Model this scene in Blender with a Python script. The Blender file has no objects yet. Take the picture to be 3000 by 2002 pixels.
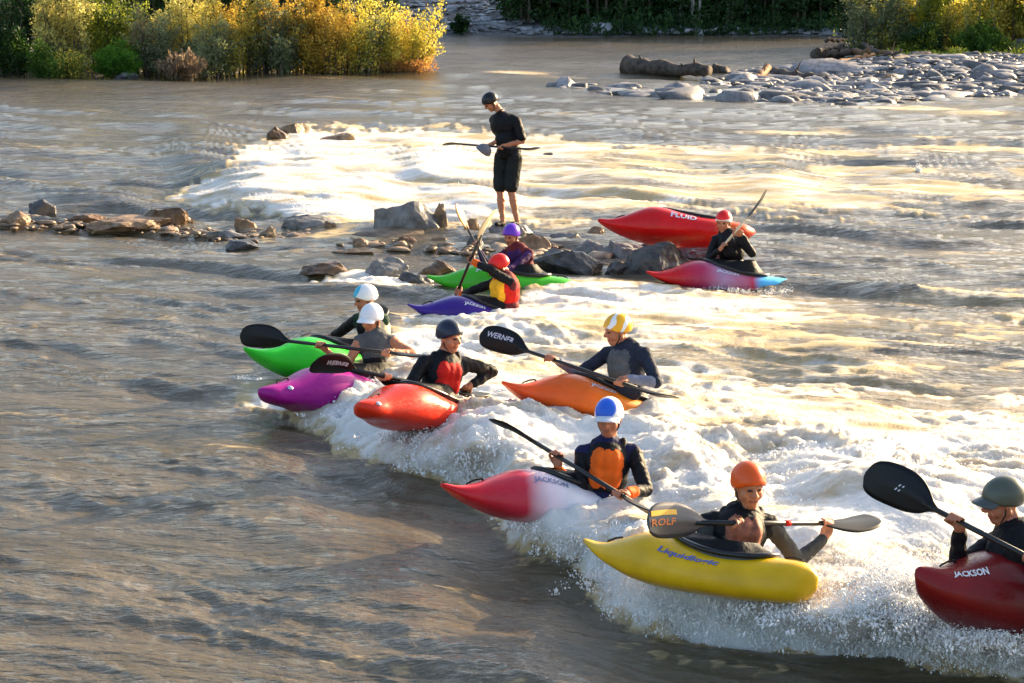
import bpy, math, random
import numpy as np
from mathutils import Vector, Matrix, noise as mnoise
random.seed(7); RNG = np.random.default_rng(11)
SC = bpy.context.scene
COL = SC.collection

# ------------------------------------------------------------------ camera
F, CX, CY, H0 = 6250.0, 1500.0, 1001.0, 3.85
TH = math.atan(1131.0 / F)
cam_d = bpy.data.cameras.new('camera'); cam = bpy.data.objects.new('camera', cam_d); COL.objects.link(cam)
cam.location = (0, 0, H0); cam.rotation_euler = (math.pi/2 - TH, 0, 0)
cam_d.lens = 75; cam_d.sensor_width = 36; cam_d.clip_end = 3000; cam_d.clip_start = .1
SC.camera = cam
CT, ST = math.cos(TH), math.sin(TH)

def W(px, py, dep):
    """world point seen at photo position (px,py) at view depth dep"""
    x = (px - CX)/F; y = -(py - CY)/F
    return Vector((x*dep, (CT + ST*y)*dep, H0 + (CT*y - ST)*dep))
def depz(px, py, z):
    y = -(py - CY)/F
    return (z - H0)/(CT*y - ST)
def G(px, py, z=0.0):
    return W(px, py, depz(px, py, z))

# ------------------------------------------------------------------ numpy noise
def sstep(a, b, x):
    t = np.clip((x - a)/(b - a), 0, 1); return t*t*(3 - 2*t)
def _hash(ix, iy, seed):
    h = (ix.astype(np.int64)*374761393 + iy.astype(np.int64)*668265263 + seed*1442695041) & 0xFFFFFFFF
    h = ((h ^ (h >> 13))*1274126177) & 0xFFFFFFFF
    return (h ^ (h >> 16)) & 0xFFFF
_ANG = np.arange(65536)/65536.0*2*np.pi
_GX, _GY = np.cos(_ANG), np.sin(_ANG)
def perlin(x, y, seed=0):
    ix = np.floor(x); iy = np.floor(y); fx = x - ix; fy = y - iy
    ix = ix.astype(np.int64); iy = iy.astype(np.int64)
    u = fx*fx*fx*(fx*(fx*6 - 15) + 10); v = fy*fy*fy*(fy*(fy*6 - 15) + 10)
    def g(a, b):
        h = _hash(ix + a, iy + b, seed); return _GX[h]*(fx - a) + _GY[h]*(fy - b)
    n00, n10, n01, n11 = g(0, 0), g(1, 0), g(0, 1), g(1, 1)
    return ((n00*(1-u) + n10*u)*(1-v) + (n01*(1-u) + n11*u)*v)*1.5

# ------------------------------------------------------------------ object helpers
def tag(o, label=None, cat=None, group=None, kind=None):
    if label: o['label'] = label
    if cat: o['category'] = cat
    if group: o['group'] = group
    if kind: o['kind'] = kind
    return o
def empty(name, loc=(0, 0, 0)):
    o = bpy.data.objects.new(name, None); o.empty_display_size = .1
    COL.objects.link(o); o.location = loc; return o
def np_mesh(name, V, faces, mats=(), parent=None, smooth=True, mi=None, attrs=None):
    """V (n,3); faces = list of int arrays (m,k)"""
    me = bpy.data.meshes.new(name)
    V = np.asarray(V, dtype=np.float32); me.vertices.add(len(V)); me.vertices.foreach_set('co', V.ravel())
    faces = [np.asarray(f, dtype=np.int32) for f in faces if len(f)]
    loops = np.concatenate([f.ravel() for f in faces]); tot = np.concatenate([np.full(len(f), f.shape[1], dtype=np.int32) for f in faces])
    start = np.concatenate([[0], np.cumsum(tot)[:-1]]).astype(np.int32)
    me.loops.add(len(loops)); me.loops.foreach_set('vertex_index', loops)
    me.polygons.add(len(tot)); me.polygons.foreach_set('loop_start', start); me.polygons.foreach_set('loop_total', tot)
    for m in mats: me.materials.append(m)
    if mi is not None: me.polygons.foreach_set('material_index', np.asarray(mi, dtype=np.int32))
    me.update(calc_edges=True)
    me.polygons.foreach_set('use_smooth', np.full(len(tot), smooth, dtype=bool))
    for k, a in (attrs or {}).items():
        at = me.attributes.new(k, 'FLOAT', 'POINT'); at.data.foreach_set('value', np.asarray(a, dtype=np.float32))
    me.validate()
    o = bpy.data.objects.new(name, me); COL.objects.link(o)
    if parent is not None: o.parent = parent
    return o
class MB:
    """collects vertices and faces of several shapes for one mesh"""
    def __init__(s): s.v = []; s.f3 = []; s.f4 = []; s.n = 0; s.m3 = []; s.m4 = []
    def add(s, V, f4=(), f3=(), m=0):
        V = np.asarray(V, dtype=float).reshape(-1, 3)
        for f in f4: s.f4.append([i + s.n for i in f]); s.m4.append(m)
        for f in f3: s.f3.append([i + s.n for i in f]); s.m3.append(m)
        s.v.append(V); s.n += len(V)
    def grid(s, P, closed_u=False, closed_v=False, m=0, cap=False):
        P = np.asarray(P, dtype=float); a, b = P.shape[:2]; f = []
        for i in range(a if closed_u else a - 1):
            for j in range(b if closed_v else b - 1):
                i2 = (i+1) % a; j2 = (j+1) % b
                f.append((i*b + j, i2*b + j, i2*b + j2, i*b + j2))
        V = P.reshape(-1, 3)
        f3 = []
        if cap:
            n = len(V); V = np.vstack([V, P[0].mean(0), P[-1].mean(0)])
            for j in range(b):
                j2 = (j+1) % b
                f3.append((n, j, j2)); f3.append((n+1, (a-1)*b + j2, (a-1)*b + j))
        s.add(V, f, f3, m)
    def tube(s, pts, radii, seg=10, m=0, flat=None):
        pts = [Vector(p) for p in pts]; rings = []
        prev = None
        for i, p in enumerate(pts):
            d = (pts[min(i+1, len(pts)-1)] - pts[max(i-1, 0)]).normalized()
            if prev is None:
                a = d.orthogonal().normalized() if flat is None else (Vector(flat) - d*Vector(flat).dot(d)).normalized()
            else: a = (prev - d*prev.dot(d)).normalized()
            prev = a; b = d.cross(a); r = radii[i] if isinstance(radii, list) else radii
            ra, rb = (r if hasattr(r, '__len__') else (r, r))
            rings.append([p + a*ra*math.cos(t) + b*rb*math.sin(t) for t in [2*math.pi*k/seg for k in range(seg)]])
        s.grid(np.array([[list(v) for v in r] for r in rings]), closed_v=True, m=m, cap=True)
    def ellipsoid(s, c, ax, r, nu=14, nv=20, m=0):
        """ax = 3 unit vectors, r = 3 radii"""
        c = np.array(c, dtype=float); A = [np.array(a, dtype=float) for a in ax]; P = []
        for i in range(nu + 1):
            th = math.pi*i/nu; th = min(max(th, .02), math.pi - .02)
            P.append([c + A[0]*r[0]*math.sin(th)*math.cos(p) + A[1]*r[1]*math.sin(th)*math.sin(p) + A[2]*r[2]*math.cos(th)
                      for p in [2*math.pi*k/nv for k in range(nv)]])
        s.grid(np.array(P), closed_v=True, m=m, cap=True)
    def cap_(s, p0, r0, p1, r1, m=0, seg=14):
        """tapered capsule"""
        p0 = Vector(p0); p1 = Vector(p1); d = p1 - p0
        L = d.length
        if L < 1e-5: d = Vector((0, 0, 1)); L = 1e-5
        d.normalize(); a = d.orthogonal().normalized(); b = d.cross(a); P = []
        for k in range(5):
            t = math.pi/2*(1 - k/4); P.append((p0 - d*r0*math.sin(t), max(r0*math.cos(t), r0*.02)))
        for k in range(5):
            t = math.pi/2*(k/4); P.append((p1 + d*r1*math.sin(t), max(r1*math.cos(t), r1*.02)))
        rings = [[list(p + a*r*math.cos(q) + b*r*math.sin(q)) for q in [2*math.pi*k/seg for k in range(seg)]] for p, r in P]
        s.grid(np.array(rings), closed_v=True, m=m, cap=True)
    def build(s, name, mats, parent=None, smooth=True, off=None, attrs=None):
        V = np.vstack(s.v)
        if off is not None: V = V - np.array(off)
        return np_mesh(name, V, [np.array(s.f3).reshape(-1, 3), np.array(s.f4).reshape(-1, 4)],
                       mats if isinstance(mats, (list, tuple)) else [mats], parent, smooth, s.m3 + s.m4, attrs)

# ------------------------------------------------------------------ materials
def mat(name, base=(.5, .5, .5), rough=.5, spec=.5, sss=0, coat=0, bump=0, bscale=40, var=0, vscale=6, ramp=None, sheen=0, metal=0):
    m = bpy.data.materials.new(name); m.use_nodes = True; nt = m.node_tree; N = nt.nodes; Lk = nt.links
    b = N['Principled BSDF']; b.inputs['Base Color'].default_value = (*base, 1)
    b.inputs['Roughness'].default_value = rough; b.inputs['Specular IOR Level'].default_value = spec
    b.inputs['Metallic'].default_value = metal
    if sss: b.inputs['Subsurface Weight'].default_value = sss; b.inputs['Subsurface Radius'].default_value = (.02, .008, .004); b.inputs['Subsurface Scale'].default_value = .5
    if coat: b.inputs['Coat Weight'].default_value = coat; b.inputs['Coat Roughness'].default_value = .12
    if sheen: b.inputs['Sheen Weight'].default_value = sheen
    tc = N.new('ShaderNodeTexCoord')
    src = None
    if ramp:
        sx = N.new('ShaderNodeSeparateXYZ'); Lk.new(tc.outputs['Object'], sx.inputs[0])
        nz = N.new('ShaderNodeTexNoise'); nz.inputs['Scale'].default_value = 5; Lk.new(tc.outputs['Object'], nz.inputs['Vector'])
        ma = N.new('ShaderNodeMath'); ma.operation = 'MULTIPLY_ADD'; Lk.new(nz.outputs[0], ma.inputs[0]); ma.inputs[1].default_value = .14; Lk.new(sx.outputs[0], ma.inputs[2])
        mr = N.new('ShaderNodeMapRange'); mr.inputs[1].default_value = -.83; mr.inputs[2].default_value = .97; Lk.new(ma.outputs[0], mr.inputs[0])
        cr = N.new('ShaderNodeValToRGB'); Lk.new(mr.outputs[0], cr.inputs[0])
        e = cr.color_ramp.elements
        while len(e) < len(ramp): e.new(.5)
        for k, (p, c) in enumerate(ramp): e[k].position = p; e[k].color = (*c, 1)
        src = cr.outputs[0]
    if var:
        nz = N.new('ShaderNodeTexNoise'); nz.inputs['Scale'].default_value = vscale; nz.inputs['Detail'].default_value = 5; Lk.new(tc.outputs['Object'], nz.inputs['Vector'])
        mr = N.new('ShaderNodeMapRange'); mr.inputs[1].default_value = .3; mr.inputs[2].default_value = .7
        mr.inputs[3].default_value = 1 - var; mr.inputs[4].default_value = 1 + var; Lk.new(nz.outputs[0], mr.inputs[0])
        mx = N.new('ShaderNodeVectorMath'); mx.operation = 'SCALE'
        if src: Lk.new(src, mx.inputs[0])
        else: mx.inputs[0].default_value = base
        Lk.new(mr.outputs[0], mx.inputs['Scale']); src = mx.outputs[0]
    if src: Lk.new(src, b.inputs['Base Color'])
    if bump:
        nz = N.new('ShaderNodeTexNoise'); nz.inputs['Scale'].default_value = bscale; nz.inputs['Detail'].default_value = 4; Lk.new(tc.outputs['Object'], nz.inputs['Vector'])
        bp = N.new('ShaderNodeBump'); bp.inputs['Strength'].default_value = bump; bp.inputs['Distance'].default_value = .02
        Lk.new(nz.outputs[0], bp.inputs['Height']); Lk.new(bp.outputs[0], b.inputs['Normal'])
    return m
_mc = {}
def plastic(name, c, ramp=None): 
    k = ('p', name)
    if k not in _mc:
        _mc[k] = mat(name, c, .36, .28, coat=.08, bump=.08, bscale=25, var=.12, vscale=5, ramp=ramp)
        m = _mc[k]; nt = m.node_tree; N = nt.nodes; L = nt.links; b = N['Principled BSDF']
        tc = N.new('ShaderNodeTexCoord'); mp = N.new('ShaderNodeMapping'); mp.inputs['Scale'].default_value = (1.2, 9, 9); L.new(tc.outputs['Object'], mp.inputs['Vector'])
        n = N.new('ShaderNodeTexNoise'); n.inputs['Scale'].default_value = 6; n.inputs['Detail'].default_value = 8; n.inputs['Roughness'].default_value = .75; L.new(mp.outputs[0], n.inputs['Vector'])
        r = N.new('ShaderNodeMapRange'); r.inputs[1].default_value = .35; r.inputs[2].default_value = .7; r.inputs[3].default_value = .16; r.inputs[4].default_value = .62; L.new(n.outputs[0], r.inputs[0]); L.new(r.outputs[0], b.inputs['Roughness'])
        s = N.new('ShaderNodeMapRange'); s.inputs[1].default_value = .63; s.inputs[2].default_value = .72; s.inputs[3].default_value = 0; s.inputs[4].default_value = .35; L.new(n.outputs[0], s.inputs[0])
        src = b.inputs['Base Color'].links[0].from_socket; x = N.new('ShaderNodeMix'); x.data_type = 'RGBA'; L.new(s.outputs[0], x.inputs[0]); L.new(src, x.inputs[6]); x.inputs[7].default_value = (*[min(1, q*.5 + .12) for q in c], 1); L.new(x.outputs[2], b.inputs['Base Color'])
    return _mc[k]
def cloth(name, c, rough=.75):
    k = ('c', name)
    if k not in _mc: _mc[k] = mat(name, c, rough, .18, bump=.5, bscale=22, var=.2, vscale=9)
    return _mc[k]
M = dict(
    black=cloth('black_neoprene', (.007, .007, .009), .6), navy=cloth('navy_fabric', (.012, .014, .06)),
    slate=cloth('slate_fabric', (.02, .026, .045)), pale=cloth('pale_grey_fabric', (.22, .23, .30)), greyc=cloth('grey_fabric', (.09, .095, .10)),
    olive=cloth('olive_grey_fabric', (.06, .06, .055)), orange=cloth('orange_fabric', (.75, .12, .01)), red=cloth('red_fabric', (.55, .015, .01)),
    yellow=cloth('yellow_fabric', (.85, .42, .02)), purple=cloth('purple_fabric', (.045, .012, .075)), maroon=cloth('maroon_fabric', (.12, .015, .02)),
    cream=cloth('cream_fabric', (.6, .5, .32)), green=cloth('dark_green_fabric', (.02, .05, .03)),
    skin=mat('skin', (.42, .16, .085), .5, .4, sss=.15, var=.12, vscale=30), skin2=mat('tanned_skin', (.50, .20, .10), .5, .4, sss=.15, var=.12, vscale=30),
    eye=mat('dark_eye', (.02, .012, .01), .25), lip=mat('lips', (.30, .09, .055), .45), hair=mat('dark_hair', (.03, .015, .008), .6, bump=.6, bscale=90),
    carbon=mat('black_paddle_composite', (.006, .006, .007), .4, .25, var=.2), shaft=mat('black_shaft', (.01, .01, .011), .35),
    white=mat('white_print', (.75, .76, .80), .4), rim=mat('black_cockpit_rim', (.01, .01, .011), .3, bump=.1), strap=mat('black_strap', (.01, .01, .01), .7),
    shorts=cloth('charcoal_shorts', (.016, .018, .018)), steel=mat('pale_metal', (.6, .62, .66), .25, metal=.6))
# ------------------------------------------------------------------ river surface
def seg_d(px, py, ax, ay, bx, by):
    dx, dy = bx-ax, by-ay; t = np.clip(((px-ax)*dx + (py-ay)*dy)/(dx*dx + dy*dy + 1e-9), 0, 1)
    return np.hypot(px - ax - t*dx, py - ay - t*dy)
def sdpoly(px, py, pts, ys=2.0):
    """signed distance (positive inside), y stretched because the ground is foreshortened"""
    d = np.full(px.shape, 1e9); ins = np.zeros(px.shape, bool); n = len(pts)
    for i in range(n):
        ax, ay = pts[i]; bx, by = pts[(i+1) % n]
        d = np.minimum(d, seg_d(px, py*ys, ax, ay*ys, bx, by*ys))
        c = ((ay > py) != (by > py)) & (px < (bx-ax)*(py-ay)/((by-ay) if by != ay else 1e-9) + ax)
        ins ^= c
    return np.where(ins, d, -d)
FRONT = [(560, 1060), (700, 1120), (753, 1187), (850, 1215), (930, 1265), (1010, 1315), (1110, 1358), (1277, 1400), (1370, 1440), (1470, 1540), (1515, 1605), (1690, 1650),
         (1770, 1760), (1915, 1856), (2170, 1893), (2553, 1922), (3000, 2008), (3600, 2130), (4600, 2330)]
POLY_A = FRONT[2:] + [(4600, 860), (3000, 855), (2500, 868), (2000, 858), (1700, 832), (1590, 845), (1520, 900), (1420, 925), (1250, 940), (1180, 955), (1160, 1000), (1200, 1040), (1050, 1120), (860, 1165)]
POLY_B = [(505, 590), (540, 560), (610, 525), (665, 485), (680, 440), (710, 425), (790, 415), (850, 385), (940, 370), (1100, 372), (1300, 380), (1560, 405), (1800, 430), (2200, 440),
          (2500, 430), (3100, 405), (4600, 380), (4600, 600), (3000, 618), (2400, 612), (2000, 600), (1700, 640), (1300, 660), (1150, 650), (1000, 655), (880, 640), (760, 610), (620, 612)]
POLY_C = [(905, 812), (1000, 800), (1060, 790), (1160, 800), (1215, 845), (1170, 860), (1080, 850), (990, 838)]
BUMPS = [  # px, py, radius px, height m : boils and standing waves
    (1560, 1560, 120, .06), (1700, 1590, 110, .08), (1180, 1330, 120, .09), (1330, 1340, 110, .07), (1930, 1195, 90, .10), (1990, 1340, 150, .18), (2350, 1330, 170, .16), (2560, 1400, 170, .20), (2120, 1450, 120, .12), (2750, 1480, 150, .14), (1420, 1250, 110, .08),
    (2600, 1760, 140, .15), (2820, 1850, 130, .13), (2960, 1850, 120, .12), (1370, 1300, 90, .07), (2380, 1790, 90, .07), (2480, 1820, 110, .08), (1850, 1280, 100, .06), (2150, 1190, 160, .12), (2500, 1130, 220, .10), (1950, 1080, 160, .06), (2900, 1330, 200, .1),
    (1420, 1190, 120, .06), (1560, 1260, 130, .08), (2420, 1560, 120, .10), (760, 500, 110, .14), (930, 470, 90, .16), (1000, 560, 150, .10), (1240, 470, 90, .24), (1380, 560, 120, .10), (840, 590, 120, .08), (700, 560, 110, .08), (1090, 500, 80, .12),
    (1700, 930, 160, .05), (2260, 500, 120, .12), (2650, 480, 140, .06), (1750, 500, 160, .08), (1900, 560, 160, .07)]
def zmacro(px, py, full=True):
    px = np.asarray(px, float); py = np.asarray(py, float)
    d = np.full(px.shape, 1e9)
    for (ax, ay), (bx, by) in zip(FRONT[:-1], FRONT[1:]): d = np.minimum(d, seg_d(px, py, ax, ay, bx, by))
    fx = np.array([p[0] for p in FRONT], float); fy = np.array([p[1] for p in FRONT], float)
    above = py < np.interp(px, fx, fy)          # far side of the line = inside the pile
    s = np.where(above, d, -d)
    fade = sstep(640, 1050, px)
    z = (-.10*np.exp(-((s + 70)/110)**2) + .24*sstep(-10, 210, s)*(1 - .55*sstep(260, 760, s))*(.25 + .75*sstep(860, 1080, py)))*fade
    z += .05*np.exp(-((s + 330)/160)**2)*fade
    b = sdpoly(px, py, POLY_B)
    z += .09*sstep(-60, 160, b)*(1 - .6*sstep(900, 1900, px))
    z -= .05*np.exp(-((b + 60)/60)**2)*(1 - sstep(700, 1200, px))
    z += .24*np.exp(-((px - 595)/95)**2 - ((py - 455)/60)**2)
    for (cx, cy, r, h) in BUMPS: z += h*np.exp(-((px-cx)**2 + ((py-cy)*1.7)**2)/(r*r))
    return z
def zw(px, py): return float(zmacro(np.array([px]), np.array([py]))[0])
def wdep(px, py): return depz(px, py, zw(px, py))

def foam_density(px, py, jitter=1.0):
    a = sdpoly(px, py, POLY_A); b = sdpoly(px, py, POLY_B); c = sdpoly(px, py, POLY_C)
    jit = perlin(px/46, py/17, 81) + .6*perlin(px/19, py/8, 82)
    jit = jit*jitter; a = a + jit*24; b = b + jit*30; c = c + jit*10
    ra = sstep(1500, 2900, px)*sstep(1500, 950, py)
    da = sstep(-55, 42, a)*(1.16 - .36*ra - .25*sstep(1200, 900, py)*sstep(2000, 2700, px))
    da -= .42*sstep(60, 300, a)*sstep(1350, 950, py)
    rb = sstep(1150, 1900, px)
    db = sstep(-42, 40, b)*(1.00 - .40*rb - .25*sstep(2300, 2900, px))
    dc = sstep(-12, 15, c)*1.1
    d = np.maximum(np.maximum(da, db), dc)
    def blob(cx, cy, rx, ry, v):
        return v*np.exp(-(((px-cx)/rx)**2 + ((py-cy)/ry)**2))
    for q in [(2760, 905, 330, 22, -.35), (2280, 975, 280, 22, -.3), (2900, 1120, 220, 40, -.6), (2600, 1180, 260, 22, -.4), (2120, 1250, 130, 38, -.6), (2950, 1040, 150, 22, -.3),
              (1740, 955, 260, 14, -.4), (2560, 1255, 300, 18, -.35), (2750, 470, 400, 16, -.5), (2100, 485, 300, 14, -.55), (620, 465, 60, 30, -1.2), (1180, 420, 130, 12, -.45), (2260, 1120, 300, 16, -.3),
              (1800, 540, 200, 10, -.3), (2500, 1030, 300, 14, -.35)]:
        d = d + blob(*q)
    for q in [(2300, 385, 200, 9, .5), (2600, 318, 220, 7, .62), (2850, 330, 220, 7, .5), (1650, 222, 130, 5, .5), (1500, 212, 130, 4, .45), (760, 1165, 60, 25, .5), (1210, 930, 70, 22, .6),
              (730, 1080, 50, 16, .45), (2700, 690, 300, 14, .25), (1100, 700, 300, 16, .25), (200, 640, 220, 10, .3), (1700, 660, 300, 16, .3), (2900, 400, 200, 10, .5), (1350, 850, 120, 12, .3), (820, 1190, 110, 14, .4), (2350, 815, 200, 10, .3)]:
        d = d + blob(*q)
    return d
FD = np.array([math.cos(math.radians(-27)), math.sin(math.radians(-27))])   # flow direction
def river_fields(px, py, spx=3.4, spy=2.6):
    z0 = zmacro(px, py)
    y = -(py - CY)/F; dep = (z0 - H0)/(CT*y - ST)
    X = (px - CX)/F*dep; Y = (CT + ST*y)*dep
    sx = dep/F*spx; sy = dep*dep/(F*H0)*spy            # mesh spacing in metres
    sp = np.maximum(sx, sy*.8)
    A = X*FD[0] + Y*FD[1]; B = -X*FD[1] + Y*FD[0]
    wx = .5*perlin(A*.35, B*.5, 3); wy = .35*perlin(A*.4 + 7, B*.55, 4)
    A1 = A + wx; B1 = B + wy
    def oct(wl, st, seed, ridge=False):
        n = perlin(A1/(wl*st) + seed*3.1, B1/wl + seed*1.7, seed)
        if ridge: n = .45 - np.abs(n)*1.6
        return n*sstep(1.2, 2.6, wl/sp*.9)
    dens = foam_density(px, py)
    # ripples of the smooth water, longer along the flow
    rip = .060*oct(1.6, 4.5, 1) + .050*oct(.80, 4.0, 2) + .030*oct(.42, 3.8, 5, True) + .016*oct(.23, 3.4, 6, True) + .012*oct(.12, 2.5, 7) + .006*oct(.065, 2.2, 8) + .0026*oct(.035, 2, 9)
    rip += .050*oct(.70, 11, 53) + .026*oct(.34, 11, 54) + .012*oct(.16, 10, 55)
    rip *= (.45 + .85*sstep(-.5, .6, perlin(A1/4.5, B1/1.3, 52)) + .5*sstep(22, 34, dep))
    rip += .09*oct(3.4, 2.0, 10)*sstep(18, 40, dep) + .06*oct(6.0, 1.6, 17)*sstep(30, 60, dep)
    # foam cover
    fn = .35*oct(2.2, 3.2, 19) + .40*oct(1.3, 3.6, 20) + .55*oct(.9, 3.0, 21) + .55*oct(.45, 2.2, 22) + .45*oct(.22, 1.9, 23) + .3*oct(.11, 1.6, 24) + .2*oct(.055, 1.4, 25)
    fn = 1/(1 + np.exp(-fn*3.6))
    foam = sstep(-.22, .20, dens - fn)
    edge = sstep(-.1, 1.15, foam_density(px, py, 0.0))
    bil = lambda wl, seed, st=1.15: (np.abs(perlin(A1/(wl*st) + seed, B1/wl - seed, seed))*1.7 - .35)*sstep(1.6, 3.6, wl/sp*.9)
    rd = lambda wl, seed, st=1.7: ((1 - np.minimum(np.abs(perlin(A1/(wl*st) + seed, B1/wl - seed, seed))*2.0, 1))**2.2 - .25)*sstep(1.4, 3.2, wl/sp*.9)
    patch = .35 + 1.3*sstep(-.5, .6, perlin(A1/1.6, B1/1.1, 51))
    fd = (.11*perlin(A1/1.5, B1/1.9, 44) + .070*bil(.80, 31, 1.5) + .030*rd(.60, 37, 2.4) + .050*bil(.34, 32, 1.4) + .020*rd(.27, 38) + .026*bil(.16, 33) + .013*rd(.12, 39) + .014*bil(.075, 34) + .009*rd(.055, 40) + .005*rd(.03, 43))*patch
    rough = sstep(1500, 800, py)*.45*sstep(1400, 2400, px) 
    far = 1 - .50*sstep(19, 31, dep)
    sfr = np.clip(np.interp(px, [p[0] for p in FRONT], [p[1] for p in FRONT]) - py, 0, 2000); zone = .50 + .50*np.exp(-(sfr/560)**2); fd = fd*zone + .035*(1 - zone)*oct(1.5, 2.2, 46) + .03*(1 - zone)*oct(.7, 2.6, 47, True)
    z = z0 + rip*(1 - .35*foam) + fd*edge*(1 - rough)*far*(.25 + .75*foam) + foam*.012
    cf = sstep(30, 17, dep); ch = cf*.06*perlin(A1/.5, B1/.4, 41)*edge + cf*.03*perlin(A1/.2, B1/.18, 42)*edge
    return X + ch, Y, z, foam, np.clip(dens, 0, 1.5), dep
def make_river():
    us = np.concatenate([np.arange(-1500, -60, 12), np.arange(-60, 3060, 3.4), np.arange(3060, 4560, 12)])
    vs = np.concatenate([np.arange(84, 2040, 2.6), np.arange(2040, 3000, 10)])
    PX, PY = np.meshgrid(us, vs)
    X, Y, Z, foam, dens, dep = river_fields(PX, PY)
    PIL = np.zeros(X.shape)
    for (hx, hy, hz, hh, rr) in HULLPTS:     # water piled against the hulls
        m = (np.abs(X - hx) < rr*2.2) & (np.abs(Y - hy) < rr*2.2)
        if not m.any(): continue
        q = hh*np.exp(-((X[m] - hx)**2 + (Y[m] - hy)**2)/(rr*rr)); PIL[m] = np.maximum(PIL[m], q)
    Z += PIL*(.2 + .8*foam)*(.55 + .9*np.abs(perlin(X*6, Y*6, 91))); foam = np.clip(foam + sstep(.012, .05, PIL)*.5*sstep(-.2, .3, perlin(X*9, Y*9, 92)), 0, 1)
    V = np.stack([X, Y, Z], -1).reshape(-1, 3); a, b = PX.shape
    i = np.arange(a-1)[:, None]*b + np.arange(b-1)[None, :]
    f = np.stack([i, i+b, i+b+1, i+1], -1).reshape(-1, 4)
    o = np_mesh('river_water', V, [f], [river_mat()], attrs={'foam': foam.ravel(), 'dens': dens.ravel()})
    tag(o, 'brown whitewater river with foam piles and glassy tongue', None, kind='structure')
    return o
def river_mat():
    m = bpy.data.materials.new('river_water_and_foam'); m.use_nodes = True; nt = m.node_tree; N = nt.nodes; L = nt.links
    b = N['Principled BSDF']; out = N['Material Output']
    geo = N.new('ShaderNodeNewGeometry')
    mp = N.new('ShaderNodeMapping'); mp.inputs['Rotation'].default_value = (0, 0, math.radians(27)); mp.inputs['Scale'].default_value = (.38, 1, 1); L.new(geo.outputs['Position'], mp.inputs['Vector'])
    def nz(scale, det=4, vec=mp.outputs[0], rough=.55):
        n = N.new('ShaderNodeTexNoise'); n.inputs['Scale'].default_value = scale; n.inputs['Detail'].default_value = det; n.inputs['Roughness'].default_value = rough; L.new(vec, n.inputs['Vector']); return n
    # silty water
    c1 = nz(.5, 4); cr = N.new('ShaderNodeValToRGB'); L.new(c1.outputs[0], cr.inputs[0])
    cr.color_ramp.elements[0].position = .35; cr.color_ramp.elements[0].color = WATER_A; cr.color_ramp.elements[1].position = .65; cr.color_ramp.elements[1].color = WATER_B
    wda = N.new('ShaderNodeAttribute'); wda.attribute_name = 'dens'
    wmr = N.new('ShaderNodeMapRange'); wmr.inputs[1].default_value = .15; wmr.inputs[2].default_value = .75; L.new(wda.outputs['Fac'], wmr.inputs[0])
    wmx = N.new('ShaderNodeMix'); wmx.data_type = 'RGBA'; L.new(wmr.outputs[0], wmx.inputs[0]); L.new(cr.outputs[0], wmx.inputs[6]); wmx.inputs[7].default_value = AERATED
    L.new(wmx.outputs[2], b.inputs['Base Color'])
    b.inputs['Roughness'].default_value = .11; b.inputs['IOR'].default_value = 1.42; b.inputs['Specular IOR Level'].default_value = .8
    bn = nz(3.2, 7, rough=.62); bp = N.new('ShaderNodeBump'); bp.inputs['Strength'].default_value = .9; bp.inputs['Distance'].default_value = .15
    L.new(bn.outputs[0], bp.inputs['Height']); L.new(bp.outputs[0], b.inputs['Normal'])
    # foam
    fb = N.new('ShaderNodeBsdfPrincipled'); 
    fcn = nz(2.6, 6, rough=.68); fat = N.new('ShaderNodeAttribute'); fat.attribute_name = 'dens'
    fma = N.new('ShaderNodeMath'); fma.operation = 'MULTIPLY_ADD'; L.new(fat.outputs['Fac'], fma.inputs[0]); fma.inputs[1].default_value = .27; L.new(fcn.outputs[0], fma.inputs[2])
    fcr = N.new('ShaderNodeValToRGB'); L.new(fma.outputs[0], fcr.inputs[0]); fe = fcr.color_ramp.elements; fe[0].position = .60; fe[0].color = (.46, .34, .17, 1); fe[1].position = .84; fe[1].color = (.76, .745, .71, 1)
    L.new(fcr.outputs[0], fb.inputs['Base Color']); fb.inputs['Roughness'].default_value = .55; fb.inputs['Specular IOR Level'].default_value = .3
    fb.inputs['Subsurface Weight'].default_value = .6; fb.inputs['Subsurface Radius'].default_value = (.13, .115, .09); fb.inputs['Subsurface Scale'].default_value = 1
    fbn = nz(34, 6, geo.outputs['Position'], .7); fbp = N.new('ShaderNodeBump'); fbp.inputs['Strength'].default_value = .8; fbp.inputs['Distance'].default_value = .03
    L.new(fbn.outputs[0], fbp.inputs['Height']); L.new(fbp.outputs[0], fb.inputs['Normal'])
    at = N.new('ShaderNodeAttribute'); at.attribute_name = 'foam'
    fn = nz(16, 6, rough=.7)
    ad = N.new('ShaderNodeMath'); ad.operation = 'MULTIPLY_ADD'; L.new(fn.outputs[0], ad.inputs[0]); ad.inputs[1].default_value = 1.7; L.new(at.outputs['Fac'], ad.inputs[2])
    mr = N.new('ShaderNodeMapRange'); mr.interpolation_type = 'SMOOTHSTEP'; mr.inputs[1].default_value = .95; mr.inputs[2].default_value = 1.6; L.new(ad.outputs[0], mr.inputs[0])
    mu = N.new('ShaderNodeMath'); mu.operation = 'MULTIPLY'; L.new(mr.outputs[0], mu.inputs[0])
    m2 = N.new('ShaderNodeMapRange'); m2.inputs[1].default_value = .0; m2.inputs[2].default_value = .12; L.new(at.outputs['Fac'], m2.inputs[0]); L.new(m2.outputs[0], mu.inputs[1])
    mx = N.new('ShaderNodeMixShader'); L.new(mu.outputs[0], mx.inputs[0]); L.new(b.outputs[0], mx.inputs[1]); L.new(fb.outputs[0], mx.inputs[2]); L.new(mx.outputs[0], out.inputs['Surface'])
    return m
WATER_A = (.075, .055, .024, 1); WATER_B = (.135, .105, .062, 1); AERATED = (.40, .29, .135, 1)

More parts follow.
